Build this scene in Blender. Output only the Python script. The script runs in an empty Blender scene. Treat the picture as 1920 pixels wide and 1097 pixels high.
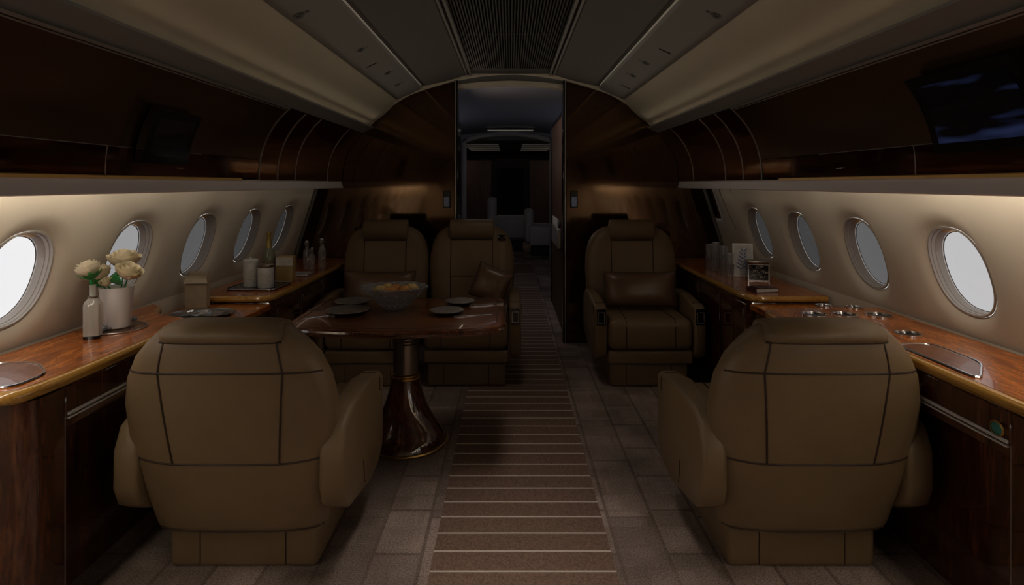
import bpy, bmesh, math, random
from mathutils import Vector, Matrix
random.seed(7)
PI = math.pi
H, F = 1.30, 1100.0          # eye height, focal length in pixels of a 1920 wide frame
VX, VY = 957.0, 345.0
YB = 4.80                    # the forward bulkhead
YR = -1.6                    # the aft wall
sc = bpy.context.scene
col = sc.collection

def at(px, py, z):
    Y = F*(H-z)/(py-VY)
    return Vector(((px-VX)*Y/F, Y, z))

# ------------------------------------------------------------------ materials
def new_mat(name):
    m = bpy.data.materials.new(name); m.use_nodes = True
    nt = m.node_tree; b = nt.nodes['Principled BSDF']
    return m, nt, b

def lin(c):
    return tuple(((x/255.0)/12.92 if x/255.0 <= 0.04045 else ((x/255.0+0.055)/1.055)**2.4) for x in c)

def plain(name, c, rough=0.5, metal=0.0, spec=0.5, noise=0.0, nscale=30, bump=0.0, bscale=200, coat=0.0):
    m, nt, b = new_mat(name)
    b.inputs['Roughness'].default_value = rough
    b.inputs['Metallic'].default_value = metal
    b.inputs['Specular IOR Level'].default_value = spec
    b.inputs['Coat Weight'].default_value = coat
    b.inputs['Coat Roughness'].default_value = 0.04
    tc = nt.nodes.new('ShaderNodeTexCoord')
    n = nt.nodes.new('ShaderNodeTexNoise'); n.inputs['Scale'].default_value = nscale; n.inputs['Detail'].default_value = 5
    nt.links.new(tc.outputs['Object'], n.inputs['Vector'])
    r = nt.nodes.new('ShaderNodeValToRGB')
    k0, k1 = 1-noise, 1+noise
    r.color_ramp.elements[0].position = 0.3; r.color_ramp.elements[1].position = 0.7
    r.color_ramp.elements[0].color = (c[0]*k0, c[1]*k0, c[2]*k0, 1)
    r.color_ramp.elements[1].color = (min(1,c[0]*k1), min(1,c[1]*k1), min(1,c[2]*k1), 1)
    nt.links.new(n.outputs['Fac'], r.inputs['Fac'])
    nt.links.new(r.outputs['Color'], b.inputs['Base Color'])
    if bump:
        n2 = nt.nodes.new('ShaderNodeTexNoise'); n2.inputs['Scale'].default_value = bscale; n2.inputs['Detail'].default_value = 3
        nt.links.new(tc.outputs['Object'], n2.inputs['Vector'])
        bp = nt.nodes.new('ShaderNodeBump'); bp.inputs['Strength'].default_value = bump; bp.inputs['Distance'].default_value = 0.002
        nt.links.new(n2.outputs['Fac'], bp.inputs['Height'])
        nt.links.new(bp.outputs['Normal'], b.inputs['Normal'])
    return m

def wood(name, dark, mid, light, stretch=(9, 1.2, 9), rough=0.12, ior=1.5, tint=(1, 1, 1), coat=1.0, scale=2.2, wave=0.35):
    m, nt, b = new_mat(name)
    tc = nt.nodes.new('ShaderNodeTexCoord')
    mp = nt.nodes.new('ShaderNodeMapping'); mp.inputs['Scale'].default_value = stretch
    nt.links.new(tc.outputs['Object'], mp.inputs['Vector'])
    n = nt.nodes.new('ShaderNodeTexNoise'); n.inputs['Scale'].default_value = scale
    n.inputs['Detail'].default_value = 8; n.inputs['Roughness'].default_value = 0.65; n.inputs['Distortion'].default_value = 1.1
    nt.links.new(mp.outputs['Vector'], n.inputs['Vector'])
    n2 = nt.nodes.new('ShaderNodeTexNoise'); n2.inputs['Scale'].default_value = scale*7; n2.inputs['Detail'].default_value = 3
    nt.links.new(mp.outputs['Vector'], n2.inputs['Vector'])
    mx = nt.nodes.new('ShaderNodeMix'); mx.data_type = 'FLOAT'; mx.inputs[0].default_value = wave
    nt.links.new(n.outputs['Fac'], mx.inputs[2]); nt.links.new(n2.outputs['Fac'], mx.inputs[3])
    r = nt.nodes.new('ShaderNodeValToRGB')
    e = r.color_ramp.elements
    e[0].position = 0.36; e[0].color = (*dark, 1); e[1].position = 0.66; e[1].color = (*light, 1)
    q = e.new(0.5); q.color = (*mid, 1)
    nt.links.new(mx.outputs[0], r.inputs['Fac'])
    nt.links.new(r.outputs['Color'], b.inputs['Base Color'])
    b.inputs['Roughness'].default_value = rough; b.inputs['IOR'].default_value = ior
    b.inputs['Specular Tint'].default_value = (*tint, 1)
    b.inputs['Coat Weight'].default_value = coat; b.inputs['Coat Roughness'].default_value = 0.03
    return m

def emit(name, c, s):
    m, nt, b = new_mat(name)
    b.inputs['Base Color'].default_value = (*c, 1)
    b.inputs['Emission Color'].default_value = (*c, 1); b.inputs['Emission Strength'].default_value = s
    return m

def thin_glass(name, tint, gloss=0.06, rough=0.02, frost=0.0, frost_col=(0.8, 0.8, 0.82)):
    m = bpy.data.materials.new(name); m.use_nodes = True
    nt = m.node_tree; nt.nodes.clear()
    o = nt.nodes.new('ShaderNodeOutputMaterial')
    t = nt.nodes.new('ShaderNodeBsdfTransparent'); t.inputs['Color'].default_value = (*tint, 1)
    g = nt.nodes.new('ShaderNodeBsdfGlossy'); g.inputs['Roughness'].default_value = rough
    f = nt.nodes.new('ShaderNodeLayerWeight'); f.inputs['Blend'].default_value = 0.5
    p5 = nt.nodes.new('ShaderNodeMath'); p5.operation = 'POWER'; p5.inputs[1].default_value = 5.0
    nt.links.new(f.outputs['Facing'], p5.inputs[0])
    a = nt.nodes.new('ShaderNodeMath'); a.operation = 'MULTIPLY_ADD'; a.inputs[1].default_value = 0.5; a.inputs[2].default_value = gloss; a.use_clamp = True
    nt.links.new(p5.outputs[0], a.inputs[0])
    mx = nt.nodes.new('ShaderNodeMixShader')
    nt.links.new(a.outputs[0], mx.inputs[0]); nt.links.new(t.outputs[0], mx.inputs[1]); nt.links.new(g.outputs[0], mx.inputs[2])
    out = mx
    if frost:
        d = nt.nodes.new('ShaderNodeBsdfDiffuse'); d.inputs['Color'].default_value = (*frost_col, 1)
        m2 = nt.nodes.new('ShaderNodeMixShader'); m2.inputs[0].default_value = frost
        nt.links.new(mx.outputs[0], m2.inputs[1]); nt.links.new(d.outputs[0], m2.inputs[2]); out = m2
    nt.links.new(out.outputs[0], o.inputs['Surface'])
    return m

M = {}
M['leather'] = plain('tan leather', (0.21, 0.142, 0.076), 0.42, spec=0.42, noise=0.06, nscale=6, bump=0.25, bscale=260)
M['seam'] = plain('dark seam piping', (0.035, 0.016, 0.008), 0.6)
M['pillow'] = plain('brown satin', (0.15, 0.085, 0.045), 0.33, spec=0.6, noise=0.1, nscale=9, bump=0.15, bscale=60)
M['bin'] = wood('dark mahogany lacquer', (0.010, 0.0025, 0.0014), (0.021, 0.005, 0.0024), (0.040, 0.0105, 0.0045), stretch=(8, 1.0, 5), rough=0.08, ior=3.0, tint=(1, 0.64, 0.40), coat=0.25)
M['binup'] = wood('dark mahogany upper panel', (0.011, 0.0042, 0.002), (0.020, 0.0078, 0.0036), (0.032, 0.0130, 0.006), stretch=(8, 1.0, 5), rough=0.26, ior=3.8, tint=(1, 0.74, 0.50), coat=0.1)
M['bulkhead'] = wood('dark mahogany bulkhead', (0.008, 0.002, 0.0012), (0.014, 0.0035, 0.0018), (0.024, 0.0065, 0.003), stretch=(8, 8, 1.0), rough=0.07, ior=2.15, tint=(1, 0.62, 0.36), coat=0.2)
M['cabinet'] = wood('mahogany cabinet', (0.026, 0.007, 0.0032), (0.075, 0.021, 0.008), (0.155, 0.050, 0.017), stretch=(7, 7, 0.9), rough=0.1, coat=1.0)
M['top'] = wood('burl worktop', (0.13, 0.026, 0.004), (0.40, 0.105, 0.015), (0.70, 0.235, 0.042), stretch=(7, 1.1, 6), rough=0.26, coat=0.55, scale=3.0)
M['lid'] = wood('red burl lid', (0.10, 0.030, 0.012), (0.19, 0.062, 0.026), (0.27, 0.10, 0.045), stretch=(6, 2, 6), rough=0.35, coat=0.35, scale=4)
M['edge'] = wood('golden edge', (0.30, 0.135, 0.022), (0.50, 0.255, 0.050), (0.66, 0.37, 0.09), stretch=(60, 0.7, 60), rough=0.16, coat=1.0, scale=1.3)
M['table'] = wood('table mahogany', (0.065, 0.020, 0.006), (0.135, 0.046, 0.014), (0.21, 0.080, 0.025), stretch=(1.2, 8, 6), rough=0.3, coat=0.5)
M['tablebase'] = wood('table base mahogany', (0.045, 0.012, 0.005), (0.085, 0.025, 0.009), (0.13, 0.045, 0.017), stretch=(5, 5, 1.2), rough=0.09, ior=1.7, coat=1.0)
M['doorwood'] = wood('brown door wood', (0.045, 0.017, 0.008), (0.075, 0.030, 0.013), (0.11, 0.048, 0.02), stretch=(8, 8, 0.8), rough=0.45, coat=0.0)
M['wall'] = plain('cream wall lining', (0.56, 0.50, 0.41), 0.72, spec=0.25, noise=0.035, nscale=4)
M['cream'] = plain('cream headliner', (0.50, 0.44, 0.33), 0.7, spec=0.25, noise=0.03, nscale=3)
M['grey'] = plain('grey headliner', (0.125, 0.115, 0.102), 0.6, spec=0.3, noise=0.03, nscale=5)
M['band'] = plain('grey band', (0.22, 0.205, 0.19), 0.55, spec=0.3)
M['fascia'] = plain('grey fascia', (0.78, 0.71, 0.70), 0.55, spec=0.3)
M['reveal'] = plain('window reveal grey', (0.36, 0.325, 0.30), 0.5)
M['rim'] = plain('window rim', (0.55, 0.52, 0.47), 0.25, metal=0.5)
M['reveal_top'] = plain('amber reveal top', (0.55, 0.30, 0.07), 0.45)
M['chrome'] = plain('chrome', (0.78, 0.78, 0.80), 0.16, metal=1.0)
M['strip'] = plain('pale metal strip', (0.62, 0.60, 0.58), 0.3, metal=0.8)
M['gilt'] = plain('gilt strip', (0.85, 0.52, 0.17), 0.4, metal=0.2)
M['satin'] = plain('bright satin metal', (0.85, 0.84, 0.83), 0.35, metal=0.25)
M['brass'] = plain('brass', (0.60, 0.40, 0.14), 0.28, metal=1.0)
M['bronze'] = plain('bronze metal', (0.30, 0.24, 0.19), 0.3, metal=0.9)
M['black'] = plain('black gloss', (0.006, 0.006, 0.007), 0.12, spec=0.6)
M['dark'] = plain('dark recess', (0.008, 0.006, 0.005), 0.6)
M['grille'] = plain('grille grey', (0.075, 0.072, 0.068), 0.5)
M['archtrim'] = plain('arch trim', (0.72, 0.64, 0.52), 0.5)
M['white'] = plain('white ceramic', (0.78, 0.76, 0.74), 0.4)
M['petal'] = plain('cream petal', (0.80, 0.71, 0.52), 0.6, noise=0.06, nscale=40)
M['leaf'] = plain('green leaf', (0.03, 0.27, 0.07), 0.45, noise=0.2, nscale=60)
M['paper'] = plain('white paper', (0.62, 0.61, 0.60), 0.6, noise=0.12, nscale=70)
M['bluepaper'] = plain('blue leaf print', (0.12, 0.16, 0.32), 0.6)
M['silver'] = plain('silver', (0.62, 0.63, 0.66), 0.22, metal=1.0, noise=0.2, nscale=50)
M['tin'] = plain('frosted white jar', (0.60, 0.59, 0.56), 0.4, noise=0.1, nscale=40)
M['label'] = plain('pale paper label', (0.55, 0.52, 0.44), 0.6, noise=0.2, nscale=90)
M['box'] = plain('gold carton', (0.40, 0.27, 0.10), 0.5)
M['goldglass'] = plain('gold foil', (0.42, 0.31, 0.09), 0.35, metal=0.6)
M['teal'] = plain('teal button', (0.05, 0.26, 0.22), 0.35)
M['orange'] = plain('orange peel', (0.62, 0.27, 0.06), 0.5, noise=0.1, nscale=30, bump=0.2, bscale=120)
M['bread'] = plain('pale yellow fruit', (0.60, 0.42, 0.16), 0.55, noise=0.12, nscale=20)
M['ivory'] = plain('off white leather', (0.46, 0.44, 0.43), 0.5)
M['bluegrey'] = plain('blue grey headliner', (0.20, 0.20, 0.235), 0.6)
M['pewter'] = plain('pewter', (0.24, 0.215, 0.20), 0.3, metal=0.3)
M['glass'] = thin_glass('clear glass', (0.93, 0.94, 0.95), 0.12, frost=0.10)
M['bottle'] = thin_glass('milky glass', (0.85, 0.85, 0.85), 0.08, frost=0.42, frost_col=(0.72, 0.68, 0.63))
M['screen'] = plain('dark screen', (0.010, 0.010, 0.014), 0.08, spec=0.8)

def make_screen():
    m, nt, b = new_mat('dark screen with painted reflections')
    b.inputs['Base Color'].default_value = (0.01, 0.01, 0.014, 1); b.inputs['Roughness'].default_value = 0.1
    tc = nt.nodes.new('ShaderNodeTexCoord'); mp = nt.nodes.new('ShaderNodeMapping')
    mp.inputs['Scale'].default_value = (1.5, 2.2, 15); mp.inputs['Rotation'].default_value = (0.10, 0, 0); mp.inputs['Location'].default_value = (0.3, 0.2, 0.1)
    n = nt.nodes.new('ShaderNodeTexNoise'); n.inputs['Scale'].default_value = 1.6; n.inputs['Detail'].default_value = 2
    r = nt.nodes.new('ShaderNodeValToRGB'); r.color_ramp.elements[0].position = 0.55; r.color_ramp.elements[0].color = (0, 0, 0, 1)
    r.color_ramp.elements[1].position = 0.78; r.color_ramp.elements[1].color = (0.10, 0.15, 0.42, 1)
    nt.links.new(tc.outputs['Object'], mp.inputs['Vector']); nt.links.new(mp.outputs['Vector'], n.inputs['Vector'])
    nt.links.new(n.outputs['Fac'], r.inputs['Fac']); nt.links.new(r.outputs['Color'], b.inputs['Emission Color'])
    b.inputs['Emission Strength'].default_value = 0.10  # blue reflections on the dark glass, painted as faint emission
    return m
M['screen_glints'] = make_screen()

def make_crystal():
    m = thin_glass('cut crystal', (0.72, 0.72, 0.74), 0.12, 0.08, frost=0.30, frost_col=(0.62, 0.61, 0.60))
    nt = m.node_tree
    tc = nt.nodes.new('ShaderNodeTexCoord')
    v = nt.nodes.new('ShaderNodeTexVoronoi'); v.inputs['Scale'].default_value = 75
    nt.links.new(tc.outputs['Object'], v.inputs['Vector'])
    bp = nt.nodes.new('ShaderNodeBump'); bp.inputs['Strength'].default_value = 1.0; bp.inputs['Distance'].default_value = 0.01
    nt.links.new(v.outputs['Distance'], bp.inputs['Height'])
    for n in nt.nodes:
        if n.type in ('BSDF_GLOSSY', 'BSDF_DIFFUSE', 'LAYER_WEIGHT'):
            nt.links.new(bp.outputs['Normal'], n.inputs['Normal'])
    return m
M['crystal'] = make_crystal()

def make_carpet():
    m, nt, b = new_mat('woven carpet')
    b.inputs['Roughness'].default_value = 0.95; b.inputs['Specular IOR Level'].default_value = 0.1
    tc = nt.nodes.new('ShaderNodeTexCoord')
    br = nt.nodes.new('ShaderNodeTexBrick')
    br.offset = 0.37; br.squash = 0.6; br.squash_frequency = 3
    br.inputs['Color1'].default_value = (0.285, 0.215, 0.182, 1); br.inputs['Color2'].default_value = (0.40, 0.315, 0.275, 1)
    br.inputs['Mortar'].default_value = (0.33, 0.255, 0.215, 1)
    br.inputs['Scale'].default_value = 3.6; br.inputs['Mortar Size'].default_value = 0.035
    br.inputs['Mortar Smooth'].default_value = 0.15; br.inputs['Bias'].default_value = -0.1
    br.inputs['Brick Width'].default_value = 0.62; br.inputs['Row Height'].default_value = 0.42
    nt.links.new(tc.outputs['Object'], br.inputs['Vector'])
    mpb = nt.nodes.new('ShaderNodeMapping'); mpb.inputs['Rotation'].default_value = (0, 0, PI/2); mpb.inputs['Location'].default_value = (0.13, 0.31, 0)
    nt.links.new(tc.outputs['Object'], mpb.inputs['Vector'])
    b2_ = nt.nodes.new('ShaderNodeTexBrick'); b2_.offset = 0.6; b2_.squash = 1.7; b2_.squash_frequency = 2
    b2_.inputs['Color1'].default_value = (0.74, 0.74, 0.74, 1); b2_.inputs['Color2'].default_value = (1.18, 1.18, 1.18, 1); b2_.inputs['Mortar'].default_value = (0.66, 0.64, 0.63, 1)
    b2_.inputs['Scale'].default_value = 2.9; b2_.inputs['Mortar Size'].default_value = 0.02; b2_.inputs['Brick Width'].default_value = 0.8; b2_.inputs['Row Height'].default_value = 0.5
    nt.links.new(mpb.outputs['Vector'], b2_.inputs['Vector'])
    n = nt.nodes.new('ShaderNodeTexNoise'); n.inputs['Scale'].default_value = 170; n.inputs['Detail'].default_value = 4
    nt.links.new(tc.outputs['Object'], n.inputs['Vector'])
    n3 = nt.nodes.new('ShaderNodeTexNoise'); n3.inputs['Scale'].default_value = 2.4; n3.inputs['Detail'].default_value = 3
    nt.links.new(tc.outputs['Object'], n3.inputs['Vector'])
    r = nt.nodes.new('ShaderNodeMapRange'); r.inputs[1].default_value = 0.3; r.inputs[2].default_value = 0.7; r.inputs[3].default_value = 0.55; r.inputs[4].default_value = 1.45
    nt.links.new(n.outputs['Fac'], r.inputs[0])
    r3 = nt.nodes.new('ShaderNodeMapRange'); r3.inputs[1].default_value = 0.3; r3.inputs[2].default_value = 0.7; r3.inputs[3].default_value = 0.62; r3.inputs[4].default_value = 1.3
    nt.links.new(n3.outputs['Fac'], r3.inputs[0])
    mu = nt.nodes.new('ShaderNodeMath'); mu.operation = 'MULTIPLY'
    nt.links.new(r.outputs[0], mu.inputs[0]); nt.links.new(r3.outputs[0], mu.inputs[1])
    mx = nt.nodes.new('ShaderNodeVectorMath'); mx.operation = 'SCALE'
    cm = nt.nodes.new('ShaderNodeVectorMath'); cm.operation = 'MULTIPLY'
    nt.links.new(br.outputs['Color'], cm.inputs[0]); nt.links.new(b2_.outputs['Color'], cm.inputs[1])
    nt.links.new(cm.outputs[0], mx.inputs[0]); nt.links.new(mu.outputs[0], mx.inputs['Scale'])
    nt.links.new(mx.outputs[0], b.inputs['Base Color'])
    bp = nt.nodes.new('ShaderNodeBump'); bp.inputs['Strength'].default_value = 0.6; bp.inputs['Distance'].default_value = 0.004
    nt.links.new(n.outputs['Fac'], bp.inputs['Height']); nt.links.new(bp.outputs['Normal'], b.inputs['Normal'])
    return m
M['carpet'] = make_carpet()
M['runner'] = plain('runner carpet', (0.225, 0.145, 0.108), 0.95, spec=0.1, noise=0.35, nscale=170, bump=0.6, bscale=170)
M['stripe'] = plain('pale runner stripe', (0.72, 0.65, 0.58), 0.8, spec=0.1)

# ------------------------------------------------------------------ mesh builder
class MB:
    def __init__(s): s.bm = bmesh.new()
    def _new(s, verts, faces, mat=0):
        vs = [s.bm.verts.new(v) for v in verts]
        out = []
        for f in faces:
            try:
                fc = s.bm.faces.new([vs[i] for i in f]); fc.material_index = mat; out.append(fc)
            except ValueError: pass
        return vs, out
    def box(s, x0, x1, y0, y1, z0, z1, bev=0.0, seg=2, mat=0, mtx=None):
        x0, x1 = min(x0, x1), max(x0, x1); y0, y1 = min(y0, y1), max(y0, y1); z0, z1 = min(z0, z1), max(z0, z1)
        vs, fs = s._new([(x0,y0,z0),(x1,y0,z0),(x1,y1,z0),(x0,y1,z0),(x0,y0,z1),(x1,y0,z1),(x1,y1,z1),(x0,y1,z1)],
               [(0,3,2,1),(4,5,6,7),(0,1,5,4),(1,2,6,5),(2,3,7,6),(3,0,4,7)], mat)
        if bev:
            es = list({e for f in fs for e in f.edges})
            r = bmesh.ops.bevel(s.bm, geom=es, offset=bev, segments=seg, profile=0.5, affect='EDGES', clamp_overlap=True)
            for f in r['faces']: f.material_index = mat
            vs = list({v for f in r['faces'] for v in f.verts} | {v for v in vs if v.is_valid})
        if mtx is not None:
            for v in vs: v.co = mtx @ v.co
        return s
    def rings(s, rings, closed=True, cap0=False, cap1=False, mat=0):
        vv = [[s.bm.verts.new(p) for p in r] for r in rings]
        n = len(rings[0])
        for a, b in zip(vv, vv[1:]):
            for i in range(n if closed else n-1):
                j = (i+1) % n
                f = s.bm.faces.new((a[i], a[j], b[j], b[i])); f.material_index = mat
        if cap0: f = s.bm.faces.new(vv[0]); f.material_index = mat
        if cap1: f = s.bm.faces.new(list(reversed(vv[-1]))); f.material_index = mat
        return s
    def lathe(s, prof, c=(0,0,0), seg=24, mat=0, mtx=None, cap=True, sx=1.0, sy=1.0, wob=None):
        rs = []
        for r, z in prof:
            ring = []
            for i in range(seg):
                a = 2*PI*i/seg
                rr = r*(wob(a, z) if wob else 1)
                p = Vector((rr*math.cos(a)*sx, rr*math.sin(a)*sy, z))
                if mtx is not None: p = mtx @ p
                ring.append(p + Vector(c))
            rs.append(ring)
        return s.rings(rs, True, cap and prof[0][0] > 1e-5, cap and prof[-1][0] > 1e-5, mat)
    def tube(s, pts, r, seg=8, closed=False, mat=0, flat=None):
        pts = [Vector(p) for p in pts]; n = len(pts); rs = []
        up = Vector((0,0,1))
        for i, p in enumerate(pts):
            a = pts[(i-1) % n] if (closed or i > 0) else p
            b = pts[(i+1) % n] if (closed or i < n-1) else p
            t = (b-a).normalized()
            u = up if abs(t.dot(up)) < 0.95 else Vector((0,1,0))
            x = t.cross(u).normalized(); y = x.cross(t).normalized()
            rs.append([p + (x*math.cos(2*PI*k/seg) + y*math.sin(2*PI*k/seg)*(flat or 1))*r for k in range(seg)])
        if closed: rs.append(rs[0])
        return s.rings(rs, True, not closed, not closed, mat)
    def prism(s, poly, a0, a1, axis='z', bev=0.0, seg=2, mat=0):
        def P(u, v, w):
            return {'z': (u, v, w), 'y': (u, w, v), 'x': (w, u, v)}[axis]
        n = len(poly)
        vs, fs = s._new([P(u, v, a0) for u, v in poly] + [P(u, v, a1) for u, v in poly],
               [tuple(range(n)), tuple(range(2*n-1, n-1, -1))] + [(i, (i+1) % n, n+(i+1) % n, n+i) for i in range(n)], mat)
        if bev:
            es = list({e for f in fs[:2] for e in f.edges})
            r = bmesh.ops.bevel(s.bm, geom=es, offset=bev, segments=seg, profile=0.5, affect='EDGES', clamp_overlap=True)
            for f in r['faces']: f.material_index = mat
        return s
    def strip(s, prof, y0, y1, mats=None, ny=1):
        """open profile in (x, z) extruded along y"""
        for k in range(ny):
            a = y0+(y1-y0)*k/ny; b = y0+(y1-y0)*(k+1)/ny
            for i in range(len(prof)-1):
                p, q = prof[i], prof[i+1]
                s._new([(p[0], a, p[1]), (q[0], a, q[1]), (q[0], b, q[1]), (p[0], b, p[1])], [(0,1,2,3)], mats[i] if mats else 0)
        return s
    def ball(s, c, r, sx=1, sy=1, sz=1, seg=16, mat=0, mtx=None):
        prof = [(math.sin(PI*k/10)*r, -math.cos(PI*k/10)*r*sz) for k in range(11)]
        prof[0] = (1e-6, prof[0][1]); prof[-1] = (1e-6, prof[-1][1])
        return s.lathe(prof, c, seg, mat, mtx, True, sx, sy)
    def build(s, name, mats, parent=None, angle=38, smooth=True):
        bm = s.bm
        bmesh.ops.remove_doubles(bm, verts=bm.verts, dist=1e-5)
        bmesh.ops.recalc_face_normals(bm, faces=bm.faces)
        for f in bm.faces: f.smooth = smooth
        if smooth:
            for e in bm.edges:
                if len(e.link_faces) == 2 and e.calc_face_angle(0) > math.radians(angle): e.smooth = False
        me = bpy.data.meshes.new(name); bm.to_mesh(me); bm.free()
        for m in (mats if isinstance(mats, (list, tuple)) else [mats]): me.materials.append(m)
        o = bpy.data.objects.new(name, me); col.objects.link(o)
        if parent is not None: o.parent = parent
        return o

def tag(o, label, cat, group=None):
    o['label'] = label; o['category'] = cat
    if group: o['group'] = group
    return o
def thing(name, label, cat, loc=(0,0,0), rz=0.0, group=None):
    o = bpy.data.objects.new(name, None); col.objects.link(o)
    o.location = loc; o.rotation_euler = (0, 0, rz); o.empty_display_size = 0.1
    return tag(o, label, cat, group)
def struct(o):
    o['kind'] = 'structure'; return o
def copy_tree(o, parent=None):
    c = o.copy(); col.objects.link(c)
    if parent is not None: c.parent = parent
    for ch in list(o.children): copy_tree(ch, c)
    return c

# ------------------------------------------------------------------ the shell
def wallx(z):                      # half width of the window wall at height z
    return 1.72 - 0.316*max(0.0, z-0.73)
CEIL = [(1.161, H+0.48), (0.921, H+0.69), (0.729, H+0.781), (0.345, H+0.889)]

fl = MB(); fl.box(-1.8, 1.8, YR, 16, -0.05, 0)
struct(fl.build('floor', M['carpet']))
rn = MB(); rn.box(-0.27, 0.355, YR, 9.5, 0.0, 0.003)
Y0 = F*H/728.5; dY = F*H*75e-6
for k in range(-28, 62):
    y = Y0 + k*dY
    if y < YR+0.05 or y > 9.4: continue
    rn.box(-0.27, 0.355, y-0.0035, y+0.0035, 0.003, 0.0045, mat=1)
tag(rn.build('carpet_runner', [M['runner'], M['stripe']]), 'brown aisle carpet runner crossed by thin pale stripes', 'carpet')

WIN_A, WIN_B, WIN_Z = 0.143, 0.166, 0.975
WZ0, WZ1 = 0.73, 1.32
def oval(t, k):
    c, s_ = math.cos(t), math.sin(t); n = 2.35
    r = (abs(c)**n + abs(s_)**n)**(-1/n)
    return c*r*WIN_A*k, s_*r*WIN_B*k
SKY = 3.0
win_no = [0]
def side_wall(s, wins, name):
    """wins: list of (Y, pane transmission rgb)"""
    mb = MB()
    def P(y, z, out=0.0): return (s*(wallx(z)+out), y, z)
    half = 0.29
    ys = [w[0] for w in wins]
    def quad(ya, yb, za, zb):
        mb._new([P(ya, za), P(yb, za), P(yb, zb), P(ya, zb)], [(0,1,2,3)])
    y_end = YB+0.0
    cur = YR
    for y, tint in wins:
        if y-half > cur+1e-4: quad(cur, y-half, WZ0, WZ1)
        cur = y+half
        a1 = math.atan2(WZ1-WIN_Z, half); a0 = math.atan2(WIN_Z-WZ0, half)
        ts = sorted([2*PI*k/56 for k in range(56)] + [a1, PI-a1, PI+a0, 2*PI-a0])
        outer, mid, inner, hole = [], [], [], []
        for t in ts:
            c, q = math.cos(t), math.sin(t)
            kx = half/abs(c) if abs(c) > 1e-9 else 1e9
            kz = ((WZ1-WIN_Z) if q > 0 else (WIN_Z-WZ0))/abs(q) if abs(q) > 1e-9 else 1e9
            k = min(kx, kz)
            outer.append(P(y+c*k, WIN_Z+q*k))
            dy, dz = oval(t, 1.36); mid.append(P(y+dy, WIN_Z+dz))
            dy, dz = oval(t, 1.15); inner.append(P(y+dy, WIN_Z+dz, 0.012))
            dy, dz = oval(t, 1.0); hole.append(P(y+dy, WIN_Z+dz, 0.032))
        mb.rings([outer, mid, inner, hole], True)
        # the window itself
        win_no[0] += 1
        w = bpy.data.objects.new('window_%d' % win_no[0], None); col.objects.link(w); struct(w)
        w.location = (s*wallx(WIN_Z), y, WIN_Z)
        def L(dy, dz, out): return (s*(wallx(WIN_Z+dz)+out) - s*wallx(WIN_Z), dy, dz)
        fr = MB(); n = 56
        secs = [(1.0, 0.031, 0), (0.99, 0.024, 0), (0.965, 0.025, 0), (0.960, 0.034, 1), (0.945, 0.036, 1), (0.940, 0.048, 1), (0.925, 0.050, 1), (0.90, 0.076, 1), (0.88, 0.077, 1)]
        rr = []
        for k, out, mi in secs:
            rr.append([L(*oval(2*PI*i/n, k), out) for i in range(n)])
        for (a, b, sa) in zip(rr, rr[1:], secs[1:]):
            va = [fr.bm.verts.new(p) for p in a]; vb = [fr.bm.verts.new(p) for p in b]
            for i in range(n):
                j = (i+1) % n
                f = fr.bm.faces.new((va[i], va[j], vb[j], vb[i]))
                t = 2*PI*(i+0.5)/n
                f.material_index = 2 if (sa[2] == 1 and abs(t-PI/2) < 0.5 and sa[0] < 0.93) else sa[2]  # upper faces of the inner reveal coloured amber
        fr.build('window_frame', [M['rim'], M['reveal'], M['reveal_top']], w)
        pn = MB()
        vs = [pn.bm.verts.new(L(*oval(2*PI*i/n, 0.89), 0.074)) for i in range(n)]
        pn.bm.faces.new(vs)
        pn.build('window_pane', thin_glass('vignette tinted pane', tint, 0.05), w, smooth=False)
    if cur < y_end: quad(cur, y_end, WZ0, WZ1)
    prof = [(s*1.72, 0.0), (s*1.72, WZ0)]
    mb.strip(prof, YR, YB)
    mb.strip([(s*wallx(WZ1), WZ1), (s*1.545, 1.9), (s*1.3, 2.06), (s*0.83, 2.028)], YR, YB)
    struct(mb.build(name, M['wall'], angle=30))

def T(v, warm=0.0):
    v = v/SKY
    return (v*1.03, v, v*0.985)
FREE = (0.95, 0.96, 0.97)
# window rows: dark vignette put into the pane tints, deeper towards the bulkhead
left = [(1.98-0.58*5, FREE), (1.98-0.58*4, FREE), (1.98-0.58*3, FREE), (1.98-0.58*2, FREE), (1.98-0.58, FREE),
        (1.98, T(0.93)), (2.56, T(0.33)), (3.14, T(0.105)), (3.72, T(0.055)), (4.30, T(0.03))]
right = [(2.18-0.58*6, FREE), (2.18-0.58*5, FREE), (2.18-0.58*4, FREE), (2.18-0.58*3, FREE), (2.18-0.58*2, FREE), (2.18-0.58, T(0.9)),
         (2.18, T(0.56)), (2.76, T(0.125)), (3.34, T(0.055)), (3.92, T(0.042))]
left = [w for w in left if w[0]-0.3 > YR]; right = [w for w in right if w[0]-0.3 > YR]
side_wall(-1, left, 'wall_left'); side_wall(1, right, 'wall_right')

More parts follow.
